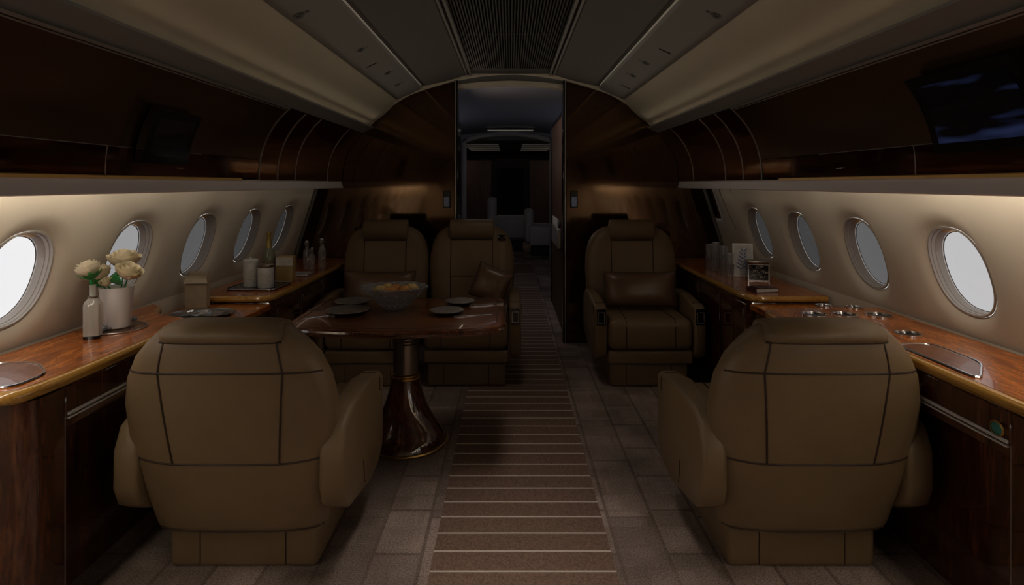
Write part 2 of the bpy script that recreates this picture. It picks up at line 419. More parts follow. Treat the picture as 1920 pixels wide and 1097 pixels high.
# ceiling: smooth grey crown, dark service band, cream lower panels
def lerp2(a, b, t): return (a[0]+(b[0]-a[0])*t, a[1]+(b[1]-a[1])*t)
def curve3(a, b, sag, n=6):         # slightly bowed segment between two section points
    dx, dz = b[0]-a[0], b[1]-a[1]; L_ = math.hypot(dx, dz); nx, nz = -dz/L_, dx/L_
    return [(a[0]+dx*t+nx*sag*4*t*(1-t), a[1]+dz*t+nz*sag*4*t*(1-t)) for t in [k/n for k in range(n+1)]]
ce = MB()
for s in (-1, 1):
    C = [(s*x, z) for x, z in CEIL]
    ce.strip(curve3(C[0], C[1], 0.02*s*-1 if False else (-0.018*s*-1), 8), YR, YB, [1]*8)
    ce.strip([C[1], (C[1][0], C[1][1]-0.006), (C[2][0], C[2][1]-0.012)], YR, YB, [2, 2])
    ce.strip([(C[2][0], C[2][1]-0.012), (C[2][0]-s*0.012, C[2][1]+0.012)], YR, YB, [2])
    ce.strip(curve3((C[2][0]-s*0.012, C[2][1]+0.012), C[3], -0.008*s*-1, 6), YR, YB, [0]*6)
    ce.strip([C[3], (C[3][0]-s*0.012, C[3][1]+0.03), (0, H+0.97)], YR, YB, [3, 3])
struct(ce.build('ceiling', [M['grey'], M['cream'], M['band'], M['dark']], angle=25))
tn = [0]
def trim(mb, mats, angle=38):
    tn[0] += 1
    return struct(mb.build('trim_%d' % tn[0], mats, angle=angle))
for s in (-1, 1):                   # twin pale rails beside the crown grille
    r = MB()
    for x in (0.352, 0.322):
        r.box(s*(x-0.006), s*(x+0.006), YR, YB-0.02, H+0.878, H+0.905, 0.002, 1, 0)
    r.box(s*0.328, s*0.346, YR, YB-0.02, H+0.89, H+0.91, mat=1)
    trim(r, [M['band'], M['grille']])
    e = MB()                        # lit slit along the edge of the crown
    e.box(s*0.712, s*0.722, 0.6, YB-0.12, H+0.787, H+0.791)
    trim(e, emit('slit light', (1.0, 0.93, 0.8), 0.045))
    b = MB()                        # grey valance under the cream panel
    b.strip([(s*1.165, H+0.478), (s*1.135, H+0.455), (s*1.126, H+0.468), (s*1.120, H+0.4665), (s*1.122, H+0.458), (s*1.208, H+0.418), (s*1.225, H+0.424), (s*1.33, H+0.43)], YR, YB)
    trim(b, M['band'])
    c = MB()                        # grey fascia below the lockers
    c.strip([(s*1.372, H+0.022), (s*1.384, H+0.014), (s*1.366, H-0.030), (s*1.372, H-0.034), (s*1.382, H-0.028), (s*1.40, H+0.02), (s*1.54, H+0.03)], YR, YB)
    trim(c, M['fascia'])
# crown grille
g = MB(); g.box(-0.315, 0.315, YR, YB-0.25, H+0.905, H+0.915, mat=1)
for k in range(40):
    x = -0.312 + 0.016*k
    g.box(x-0.0035, x+0.0035, YR, YB-0.25, H+0.893, H+0.905)
for y in (0.9, 2.2, 3.5):
    g.box(-0.315, 0.315, y-0.003, y+0.003, H+0.892, H+0.905)
g.box(-0.315, 0.315, YB-0.25, YB-0.02, H+0.896, H+0.91)
tag(g.build('ceiling_grille', [M['grille'], M['dark']]), 'long dark slatted air grille along the crown of the ceiling', 'vent')

# forward bulkhead with doorway
def arch_pts(n=28, inset=0.0):
    pts = [(1.161, 0.48), (1.04, 0.605), (0.921, 0.692), (0.83, 0.745), (0.729, 0.783), (0.59, 0.826), (0.445, 0.864), (0.22, 0.905), (0, 0.917)]
    return [(x, H+z) for x, z in pts]
ap = arch_pts()
DW = 0.44
for s, nm in ((-1, 'wall_front'), (1, 'wall_front')):
    w = MB()
    poly = [(DW, 0), (1.76, 0), (1.76, 1.9), (1.25, 1.85), (1.161, H+0.48)] + ap[1:7] + [(DW, H+0.865)]
    w.prism([(s*x, z) for x, z in poly], YB, YB+0.09, 'y')
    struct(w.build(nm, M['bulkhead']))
hd = MB()
hdp = [(-DW, H+0.80), (-0.22, H+0.825), (0, H+0.833), (0.22, H+0.825), (DW, H+0.80)]
hd.prism(hdp + [(DW, H+1.0), (-DW, H+1.0)], YB+0.01, YB+0.08, 'y')
hd.prism([(x, z-0.022) for x, z in hdp] + [(x, z+0.012) for x, z in reversed(hdp)], YB-0.004, YB+0.085, 'y', mat=1)
struct(hd.build('wall_header', [M['grey'], M['archtrim']]))
ar = MB()                           # pale arch following the section
full = [(-x, z) for x, z in ap] + [(x, z) for x, z in reversed(ap[:-1])]
def smooth_poly(p, it=2):
    for _ in range(it):
        q = [p[0]]
        for a, b in zip(p, p[1:]):
            q += [lerp2(a, b, 0.25), lerp2(a, b, 0.75)]
        q.append(p[-1]); p = q
    return p
sp = smooth_poly(full)
ar.rings([[(x, YB-0.035, z+0.01), (x, YB-0.035, z-0.017), (x, YB-0.002, z-0.022), (x, YB-0.002, z+0.03)] for x, z in sp], True, True, True)
trim(ar, M['archtrim'])
jb = MB()                           # thin dark metal jambs
for s in (-1, 1):
    jb.box(s*(DW-0.012), s*(DW+0.018), YB-0.02, YB+0.1, 0, H+0.86, 0.004, 1)
    jb.box(s*(DW+0.004), s*(DW+0.010), YB-0.024, YB-0.019, 0, H+0.86, mat=1)
struct(jb.build('door_1', [M['black'], M['strip']]))
for s in (-1, 1):                   # lining between the last window and the bulkhead
    d = MB()
    d.strip([(s*(wallx(0.70)-0.012), 0.70), (s*(wallx(1.29)-0.012), 1.29)], 4.66, YB-0.001)
    d.strip([(s*(wallx(0.70)-0.012), 0.70), (s*(wallx(0.70)), 0.70)], 4.66, YB-0.001)
    struct(d.build('wall_lining', M['bulkhead']))
    t = MB()
    t.tube([(s*(wallx(z)-0.012), 4.655, z) for z in (0.705, 0.85, 1.0, 1.15, 1.29)], 0.014, 8)
    trim(t, M['grey'])
bd = MB()                           # beaded line on the wall beside the last window
for k in range(26):
    z = 0.98+0.3*k/25
    bd.ball((wallx(z)-0.004, 4.36-0.10*((1.28-z)/0.3)**2, z), 0.005, seg=8)
trim(bd, M['band'])
# aft wall behind the viewer
aw = MB(); aw.box(-1.8, 1.8, YR-0.08, YR, 0, 2.4)
struct(aw.build('wall_rear', M['wall']))

# ------------------------------------------------------------------ the cabins beyond the doorway
b2 = MB()
n = 10
prof = [(-1.3 + 2.6*k/n, H+0.90-0.16*((-1.3+2.6*k/n)/1.3)**2) for k in range(n+1)]
b2.strip(prof, YB+0.09, 10.0)
b2.strip([(-1.9, H+1.05), (1.9, H+1.05)], YB+0.05, 16)
struct(b2.build('ceiling_forward', M['bluegrey']))
w2 = MB()
for s in (-1, 1): w2.box(s*1.5, s*1.55, YB+0.09, 16, 0, H+1.05)
struct(w2.build('wall_passage', M['cabinet']))
lp = MB(); lp.box(-0.36, 0.36, 9.2, 9.28, H+0.835, H+0.85, 0.005, 1)
tag(lp.build('ceiling_light', emit('soft light bar', (1.0, 0.9, 0.72), 0.055)), 'slim pale light bar on the ceiling of the cabin beyond the doorway', 'light')
# second bulkhead: pale arch frame
w3 = MB()
A2 = [(-0.74, H+0.72), (-0.5, H+0.79), (-0.2, H+0.825), (0.1, H+0.825), (0.4, H+0.79), (0.66, H+0.72)]
w3.prism([(-1.5, 0), (-0.82, 0), (-0.82, H+0.75)] + [(x, z+0.06) for x, z in A2] + [(0.74, H+0.75), (0.74, 0), (1.5, 0), (1.5, H+1.04), (-1.5, H+1.04)], 10.0, 10.1, 'y')
struct(w3.build('wall_middle', M['bluegrey']))
a3 = MB()
fr = [(-0.79, 0.0)] + [(-0.79, H+0.70)] + [(x, z+0.03) for x, z in A2] + [(0.71, H+0.70), (0.71, 0)]
a3.tube([(x, 9.98, z) for x, z in fr], 0.045, 8)
trim(a3, plain('pale arch', (0.40, 0.38, 0.35), 0.5))
# third cabin: wood walls, dark door, slim ceiling slats
w4 = MB(); w4.box(-1.5, 1.5, 15.0, 15.06, 0, H+1.0)
w4.box(-0.34, 0.34, 14.97, 15.0, 0, H+0.4, mat=1)
struct(w4.build('wall_far', [M['doorwood'], M['dark']]))
dd = MB()
for s in (-1, 1):
    dd.box(s*0.42, s*1.4, 12.9, 12.98, 0, H+0.52)
struct(dd.build('wall_divider', M['doorwood']))
c3 = MB()
for k, y in enumerate((10.8, 11.4, 12.0, 12.6)):
    c3.box(-0.85, -0.22, y, y+0.12, H+0.72, H+0.735); c3.box(0.22, 0.8, y, y+0.12, H+0.72, H+0.735)
c3.box(-1.5, 1.5, 10.1, 15, H+0.745, H+0.76, mat=1)
trim(c3, [emit('far slats', (0.9, 0.82, 0.7), 0.012), M['dark']])
# passage closet on the aisle side with a magazine pocket
cl = thing('passage_closet', 'brown wood closet just through the doorway with a magazine pocket', 'closet', (0.455, YB+0.1, 0))
m_ = MB(); m_.box(0, 0.5, 0.0, 1.6, 0, 1.93, 0.006, 1); m_.build('closet_body', M['doorwood'], cl)
m_ = MB(); m_.box(-0.012, 0.0, 0.0, 0.02, 0, 1.93); m_.box(-0.010, 0, 1.57, 1.6, 0, 1.93); m_.box(-0.008, 0, 0.0, 1.6, 1.9, 1.93); m_.build('edge_strip', M['black'], cl)
m_ = MB(); m_.box(-0.035, -0.001, 0.35, 1.1, 0.72, 0.90, 0.006, 1); m_.build('magazine_pocket', M['strip'], cl)
for k in range(3):
    m_ = MB(); m_.box(-0.030+0.009*k, -0.024+0.009*k, 0.4+0.03*k, 1.0+0.03*k, 0.905, 0.98-0.01*k)
    tag(m_.build('magazine', M['paper']), 'pale magazine standing in the pocket of the brown closet', 'magazine', 'magazines in the closet pocket').location = (0.455, YB+0.1, 0)
# closet opposite, seen edge on
m_ = MB(); m_.box(-0.95, -0.455, YB+0.1, YB+0.6, 0, 1.86, 0.006, 1)
m_.box(-0.458, -0.446, YB+0.3, YB+0.32, 0.9, 1.2, mat=1)
tag(m_.build('side_closet', [M['black'], M['strip']]), 'black lacquer closet seen edge on, just inside the doorway behind the paired seats', 'closet')

def far_seat(x, y, rz, label, sc_=1.0):
    t = thing('cabin_seat', label, 'seat', (x, y, 0), rz, 'off white seats in the far cabin')
    a = MB(); a.box(-0.27, 0.27, -0.3, 0.25, 0.2, 0.44, 0.05, 3); a.build('seat_cushion', M['ivory'], t)
    a = MB(); a.box(-0.29, 0.29, 0.2, 0.36, 0.25, 0.70*sc_, 0.05, 3); a.build('backrest', M['ivory'], t)
    a = MB(); a.box(-0.22, 0.22, -0.2, 0.24, 0, 0.22, 0.01, 1); a.build('base', M['dark'], t)
    for s in (-1, 1):
        a = MB(); a.box(s*0.275, s*0.36, -0.28, 0.28, 0.2, 0.56, 0.03, 3); a.build('armrest', M['ivory'], t)
    return t
far_seat(0.02, 11.6, PI, 'off white seat with its back to us, in the middle beyond the doorway')
far_seat(-0.62, 10.9, -PI/2, 'off white seat beyond the doorway on the side of the paired seats', 1.5)
far_seat(0.62, 10.8, PI/2, 'off white seat beyond the doorway half hidden by the brown closet', 1.2)

# ------------------------------------------------------------------ overhead lockers
BT, BB = (1.206, H+0.412), (1.374, H+0.020)
def bin_prof(s, out=0.0, n=10):
    dx, dz = BB[0]-BT[0], BB[1]-BT[1]; L_ = math.hypot(dx, dz); nx, nz = -dz/L_, dx/L_    # outward-up normal
    r = []
    for k in range(n+1):
        t = k/n; bow = 0.05*4*t*(1-t) + out
        r.append((s*(BT[0]+dx*t+nx*bow), BT[1]+dz*t+nz*bow))
    return r
def bin_slab(mb, s, y0, y1, t0=0.0, t1=1.0, out=0.0, th=0.018, mat=0, n=14):
    dx, dz = BB[0]-BT[0], BB[1]-BT[1]; L_ = math.hypot(dx, dz); nx, nz = -dz/L_, dx/L_
    inn, ou = [], []
    for k in range(n+1):
        t = t0+(t1-t0)*k/n; bow = 0.05*4*t*(1-t)+out
        inn.append((s*(BT[0]+dx*t+nx*bow), BT[1]+dz*t+nz*bow))
        ou.append((s*(BT[0]+dx*t+nx*(bow+th)), BT[1]+dz*t+nz*(bow+th)))
    loop = inn + ou[::-1]
    mb.rings([[(x, y0, z) for x, z in loop], [(x, y1, z) for x, z in loop]], True, True, True, mat)
    return mb
TS = 0.755                           # where the lower flap starts
sides = {-1: 'above the flowers', 1: 'above the teal button'}
for s in (-1, 1):
    L_ = sides[s]
    t = thing('overhead_locker', 'long dark mahogany overhead locker ' + L_, 'locker')
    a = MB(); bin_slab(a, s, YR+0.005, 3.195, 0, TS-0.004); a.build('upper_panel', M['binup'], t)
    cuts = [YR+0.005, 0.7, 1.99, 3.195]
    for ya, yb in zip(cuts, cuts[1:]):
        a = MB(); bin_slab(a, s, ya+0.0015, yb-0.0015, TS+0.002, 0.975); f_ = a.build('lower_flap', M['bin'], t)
        if yb < 3.3 and ya > 0.5:
            k = MB(); ym = ya+0.72 if ya < 1 else ya+0.45
            k.box(s*1.365, s*1.376, ym-0.02, ym+0.02, H+0.062, H+0.068, 0.002, 1); k.build('latch', M['chrome'], f_)
    a = MB()
    for y in cuts[1:3]: bin_slab(a, s, y-0.0015, y+0.0015, TS, 0.975, -0.001, 0.01)
    bin_slab(a, s, YR+0.005, 2.6, TS-0.003, TS+0.001, -0.0005, 0.01)
    a.build('joint_line', M['strip'], t)
    a = MB(); bin_slab(a, s, YR+0.005, 3.0, 0.978, 1.0, -0.004, 0.014); a.build('gold_strip', M['gilt'], t)
    a = MB()
    bin_slab(a, s, YR+0.005, 3.195, -0.012, 0.012, -0.010, 0.010)
    bin_slab(a, s, YR+0.005, 3.195, 0.024, 0.034, -0.003, 0.006)
    a.build('top_rail', M['strip'], t)
    marks = [3.2, 3.455, 3.74, 4.40, YB-0.01]
    names = ['first', 'second', 'third', 'last']
    for i, (ya, yb) in enumerate(zip(marks, marks[1:])):
        q = thing('locker_panel', ['narrow curved mahogany panel next to the long locker ' + L_, 'middle one of the narrow curved mahogany panels ' + L_,
                  'wider curved mahogany panel between the narrow ones and the last strip ' + L_,
                  'curved mahogany panel against the bulkhead ' + L_][i], 'panel', group='curved panels ' + L_)
        a = MB(); bin_slab(a, s, ya+0.006, yb-0.002, 0, 1.0); a.build('panel_face', M['bin'], q)
        a = MB(); bin_slab(a, s, ya+0.0005, ya+0.0055, 0, 1.0, -0.003, 0.012); bin_slab(a, s, ya+0.009, ya+0.012, 0, 1.0, -0.002, 0.004); a.build('metal_strip', M['strip'], q)

# monitors hung on the lockers
def on_bin(px, py, s):
    # where the sight line through a pixel meets the locker face (straight chord)
    r = (VY-py)/abs(px-VX)
    dx, dz = BB[0]-BT[0], BB[1]-BT[1]
    k = dz/dx
    X = (BT[1]-H - k*BT[0])/(r-k)
    return s*X, X*F/abs(px-VX), H+r*X
def monitor(s, y0, y1, t0, t1, label, lit):
    t = thing('monitor', label, 'monitor')
    a = MB(); bin_slab(a, s, y0, y1, t0, t1, -0.045, 0.030, n=6); a.build('monitor_frame', M['black'], t)
    a = MB(); bin_slab(a, s, y0+0.03, y1-0.03, t0+0.07, t1-0.07, -0.0462, 0.004, n=6); a.build('screen', M['screen_glints'] if lit else M['screen'], t)
    return t
p0 = on_bin(290, 298, -1); p1 = on_bin(388, 215, -1)
monitor(-1, 2.12, 2.42, 0.36, 0.84, 'small dark monitor hung on the mahogany locker above the flowers', False)
monitor(1, 1.45, 1.84, 0.22, 0.80, 'large dark monitor with blue glints hung on the locker above the teal button', True)

# fittings on the cream panels and service bands
def fit_matrix(s, X, Y, Z, tang):
    # local z = into the cabin, local x along the section
    tx = Vector((s*tang[0], 0, tang[1])).normalized(); ty = Vector((0, 1, 0)); nz = tx.cross(ty)
    if nz.z > 0: nz = -nz
    m = Matrix((tx, ty, nz)).transposed().to_4x4(); m.translation = Vector((s*X, Y, Z)); return m
def cream_hit(px, py):
    r = (VY-py)/abs(px-VX); X = (0.48+1.161*0.875)/(r+0.875); return X, X*F/abs(px-VX), H+r*X
def band_hit(px, py):
    r = (VY-py)/abs(px-VX); X = (0.684+0.921*0.474)/(r+0.474); return X, X*F/abs(px-VX), H+r*X
def reading_light(px, py, r, label):
    s = -1 if px < VX else 1
    X, Y, Z = cream_hit(px, py)
    m = fit_matrix(s, X, Y, Z, (-0.24, 0.21)); m = m @ Matrix.Translation((0, 0, -0.016))
    t = thing('reading_light', label, 'light', group='reading lights in the cream ceiling panels')
    a = MB(); a.lathe([(r*0.98, 0.0), (r, 0.010), (r*0.9, 0.022), (r*0.68, 0.020), (r*0.64, 0.012)], seg=24, mtx=m, sx=1.35); a.build('bezel_frame', M['bronze'], t)
    a = MB(); a.lathe([(r*0.62, 0.006), (r*0.55, 0.017), (r*0.2, 0.021), (1e-5, 0.0215)], seg=20, mtx=m, sx=1.35); a.build('lens', M['black'], t)
reading_light(644, 162, 0.036, 'dark oval reading light above the paired seats, the larger of that side')
reading_light(687, 186, 0.026, 'dark oval reading light above the paired seats, the small one near the arch')
reading_light(1322, 125, 0.036, 'dark oval reading light with pale slot above the single rear seat side')
reading_light(1222, 187, 0.026, 'small dark oval reading light near the arch above the single rear seat')
reading_light(1207, 209, 0.036, 'dark oval reading light tucked against the arch above the single rear seat')
def cover(px, py, r, label):
    s = -1 if px < VX else 1
    X, Y, Z = cream_hit(px, py)
    m = fit_matrix(s, X, Y, Z, (-0.24, 0.21)); m = m @ Matrix.Translation((0, 0, -0.016))
    a = MB(); a.lathe([(r, 0.0), (r, 0.010), (r*0.9, 0.015), (r*0.5, 0.013), (1e-5, 0.013)], seg=20, mtx=m, sx=1.4)
    tag(a.build('ceiling_mount', M['cream']), label, 'cover', 'cream oval covers in the ceiling panels')
cover(485, 77, 0.022, 'cream oval cover on the ceiling panel over the flower side, away from the arch')
cover(583, 130, 0.022, 'cream oval cover on the ceiling panel over the flower side, by the reading lights')
cover(1435, 68, 0.022, 'cream oval cover on the ceiling panel above the large monitor')
cover(1267, 167, 0.020, 'cream oval cover between the two reading lights above the single rear seat')
def nozzle(px, py, slot, label):
    s = -1 if px < VX else 1
    X, Y, Z = band_hit(px, py)
    m = fit_matrix(s, X, Y, Z, (-0.192, 0.091))
    t = MB()
    if slot: t.box(-0.035, 0.035, -0.006, 0.006, -0.004, 0.006, 0.002, 1, mtx=m)
    else:
        t.lathe([(0.024, -0.004), (0.024, 0.005), (0.018, 0.009), (0.014, 0.004), (1e-5, 0.004)], seg=18, mtx=m)
        t.box(0.032, 0.046, -0.008, 0.008, -0.004, 0.005, 0.002, 1, mtx=m)
    tag(t.build('ceiling_vent', M['grille'] if not slot else M['dark']), label, 'vent', 'small vents in the grey ceiling bands')
for px, py, sl, lb in ((676, 92, 0, 'round grey air nozzle in the band over the paired seats, farther from the arch'),
                       (697, 121, 1, 'thin slot vent in the band over the paired seats'),
                       (726, 136, 0, 'round grey air nozzle in the band over the paired seats, midway'),
                       (745, 158, 0, 'round grey air nozzle in the band over the paired seats, beside the arch'),
                       (560, 28, 0, 'round grey air nozzle in the band over the chair next to the flowers'),
                       (1247, 95, 1, 'thin slot vent in the band over the single rear seat'),
                       (1211, 117, 0, 'round air nozzle behind the slot vent over the single rear seat'),
                       (1187, 141, 0, 'pale round air nozzle over the single rear seat near the arch'),
                       (1173, 162, 1, 'slot vent beside the arch over the single rear seat'),
                       (1343, 28, 0, 'round grey air nozzle in the band over the chair next to the teal button')):
    nozzle(px, py, sl, lb)

# ------------------------------------------------------------------ side cabinets and worktops
ZT, ZR, ZL = 0.73, 0.70, 0.66
def mir(s, pts): return [(s*x, y) for x, y in pts]
def worktop(s, outline, z, edge_pts, name, label, th=0.04):
    t = thing(name, label, 'worktop')
    a = MB(); a.prism(mir(s, outline), z-th, z, 'z'); a.build('top_panel', M['top'], t)
    a = MB(); a.tube([(s*x, y, z-th*0.52) for x, y in edge_pts], th*0.50, 12); a.build('edge_band', M['edge'], t)
    return t
def soft(pts, it=2): return smooth_poly(pts, it)
def rounded_rect(x0, x1, y0, y1, r, n=6):
    out = []
    for cx, cy, a0 in ((x1-r, y1-r, 0), (x0+r, y1-r, PI/2), (x0+r, y0+r, PI), (x1-r, y0+r, 3*PI/2)):
        for k in range(n+1):
            a = a0+PI/2*k/n; out.append((cx+r*math.cos(a), cy+r*math.sin(a)))
    return out
NE = {-1: 1.60, 1: 1.34}
edge_l = soft([(1.695, NE[-1]), (1.40, NE[-1]), (1.345, NE[-1]+0.05), (1.345, 2.3), (1.345, 2.48), (1.50, 2.54), (1.60, 2.62), (1.65, 2.75), (1.695, 2.78)])
edge_r = soft([(1.695, NE[1]), (1.40, NE[1]), (1.345, NE[1]+0.05), (1.345, 2.0), (1.345, 2.22), (1.20, 2.36), (1.145, 2.46), (1.145, 2.62), (1.22, 2.70), (1.695, 2.70)])
WT = {}
WT[-1] = worktop(-1, edge_l, ZT, edge_l, 'side_worktop', 'glossy orange-brown burl worktop with golden edge under the flowers')
WT[1] = worktop(1, edge_r, ZT, edge_r, 'side_worktop', 'glossy orange-brown burl worktop with cup holders and golden edge')
# fold-out table lids let into the worktops
for s, (x0, x1, y0, y1) in ((-1, (1.385, 1.60, 1.63, 1.86)), (1, (1.362, 1.50, 1.66, 2.06))):
    a = MB()
    rr = ([(1.388, 1.63), (1.63, 1.63), (1.63, 1.86), (1.50, 1.86), (1.388, 1.76)] if s < 0 else [(1.362, 1.70), (1.495, 1.86), (1.495, 2.08), (1.362, 2.08)])
    q_ = []
    for i_, p_ in enumerate(rr):
        pa, pb = rr[i_-1], rr[(i_+1) % len(rr)]
        ka = min(0.45, 0.05/math.dist(p_, pa)); kb = min(0.45, 0.05/math.dist(p_, pb))
        A_, B_ = lerp2(p_, pa, ka), lerp2(p_, pb, kb)
        for k_ in range(6):
            f_ = k_/5; q_.append(lerp2(lerp2(A_, p_, f_), lerp2(p_, B_, f_), f_))
    rr = q_
    a.prism(mir(s, rr), ZT+0.0002, ZT+0.004, 'z')
    lid = a.build('tray_lid', M['lid'], WT[s])
    a = MB(); a.tube([(s*x, y, ZT+0.003) for x, y in rr], 0.0042, 6, True); a.build('lid_rim', M['chrome'], lid)
# cup holders
for px, py, r in ((1545, 574, 0.038), (1601, 577, 0.040), (1528, 590.5, 0.055), (1583, 591, 0.055), (1648, 592, 0.055), (1702, 627, 0.048)):
    p = at(px, py, ZT)
    a = MB(); a.lathe([(r, 0.0003), (r, 0.006), (r*0.86, 0.006), (r*0.84, 0.001)], (p.x, p.y, ZT), 28, cap=False); 
    h_ = a.build('cup_holder', M['chrome'], WT[1])
    a = MB(); a.lathe([(r*0.84, 0.0006), (r*0.8, 0.0012), (1e-5, 0.0012)], (p.x, p.y, ZT), 28); a.build('holder_well', M['black'], h_)
# low ledges between the two worktop heights
for s in (-1, 1):
    t = thing('low_ledge', ('low burl ledge below the worktops, on the flower side' if s < 0 else 'low burl ledge below the worktops, beside the cup holders'), 'worktop')
    o = [(1.71, 2.40), (1.29, 2.40), (1.275, 3.12), (1.71, 3.12)]
    a = MB(); a.prism(mir(s, o), ZL-0.03, ZL, 'z', 0.004, 1); a.build('top_panel', M['top'], t)
# rear worktops
for s in (-1, 1):
    e = soft([(1.70, 3.15), (1.34, 3.15), (1.285, 3.20), (1.285, 3.6), (1.285, YB-0.03)])
    t = worktop(s, e + [(1.70, YB-0.03)], ZR, e, 'rear_worktop',
        'dark burl worktop reaching back to the bulkhead, with jars and a silver tray' if s < 0 else 'dark burl worktop reaching back to the bulkhead, with tumblers and a framed print', 0.036)
# cabinets
for s in (-1, 1):
    y0 = NE[s]+0.025
    t = thing('side_cabinet', 'dark mahogany cabinet under the worktop with the flowers' if s < 0 else 'dark mahogany cabinet with a teal oval button', 'cabinet')
    sy = 1.76 if s < 0 else 1.565
    col_ = soft([(1.70, y0), (1.42, y0), (1.345, y0+0.02), (1.338, y0+0.08), (1.338, sy)], 2) + [(1.70, sy)]
    a = MB(); a.prism(mir(s, col_), 0.0, ZT-0.042, 'z'); a.build('end_panel', M['cabinet'], t)
    a = MB(); a.box(s*1.338, s*1.37, sy+0.004, 2.39, 0.565, ZT-0.042, 0.003, 1); f_ = a.build('drop_front', M['cabinet'], t)
    a = MB(); a.box(s*1.331, s*1.3385, sy+0.008, 2.39, 0.602, 0.612, 0.002, 1); a.box(s*1.330, s*1.3385, sy+0.008, 2.39, 0.592, 0.597, 0.001, 1); a.build('pull_strip', M['satin'], f_)
    a = MB(); a.box(s*1.43, s*1.46, sy+0.004, 2.39, 0.0, 0.565); a.box(s*1.37, s*1.46, sy+0.004, 2.39, 0.566, 0.58); a.build('recess_panel', M['cabinet'], t)
    a = MB(); a.box(s*1.3365, s*1.339, sy+0.0008, sy+0.003, 0.0, 0.60); a.build('joint_line', M['strip'], t)
    a = MB(); a.box(s*1.30, s*1.70, 2.52, 3.11, 0.0, ZL-0.032); a.build('ledge_front', M['cabinet'], t)
    if s > 0:
        p = (1.3375, 1.66, 0.648)
        p = (1.335, 1.335*F/(1871-VX), H-(803-VY)*1.335/(1871-VX))
        m = Matrix.Translation(p) @ Matrix.Rotation(-PI/2, 4, 'Y')
        a = MB(); a.lathe([(0.024, -0.004), (0.024, 0.004), (0.019, 0.006), (0.018, 0.001)], seg=28, mtx=m, sx=0.88, sy=1.05, cap=False); bt = a.build('button_ring', M['brass'], t)
        a = MB(); a.lathe([(0.0185, -0.002), (0.018, 0.003), (0.01, 0.0045), (1e-5, 0.005)], seg=28, mtx=m, sx=0.88, sy=1.05); a.build('call_button', M['teal'], bt)
    t = thing('rear_cabinet', 'dark mahogany cabinet running to the bulkhead behind the paired seats' if s < 0 else 'dark mahogany cabinet running to the bulkhead behind the single rear seat', 'cabinet')
    a = MB(); a.box(s*1.295, s*1.69, 3.16, YB-0.03, 0.08, ZR-0.038, 0.006, 2); a.build('cabinet_body', M['cabinet'], t)
    a = MB(); a.box(s*1.33, s*1.68, 3.2, YB-0.04, 0.0, 0.08); a.build('plinth', M['dark'], t)
    for k in range(3):
        a = MB(); a.box(s*1.289, s*1.2965, 3.22+k*0.4, 3.60+k*0.4, 0.12, ZR-0.06, 0.003, 1); d_ = a.build('cabinet_door', M['cabinet'], t)
        a = MB(); a.box(s*1.284, s*1.2895, 3.235+k*0.4, 3.255+k*0.4, 0.56, 0.615, 0.002, 1); a.build('door_latch', M['bronze'], d_)

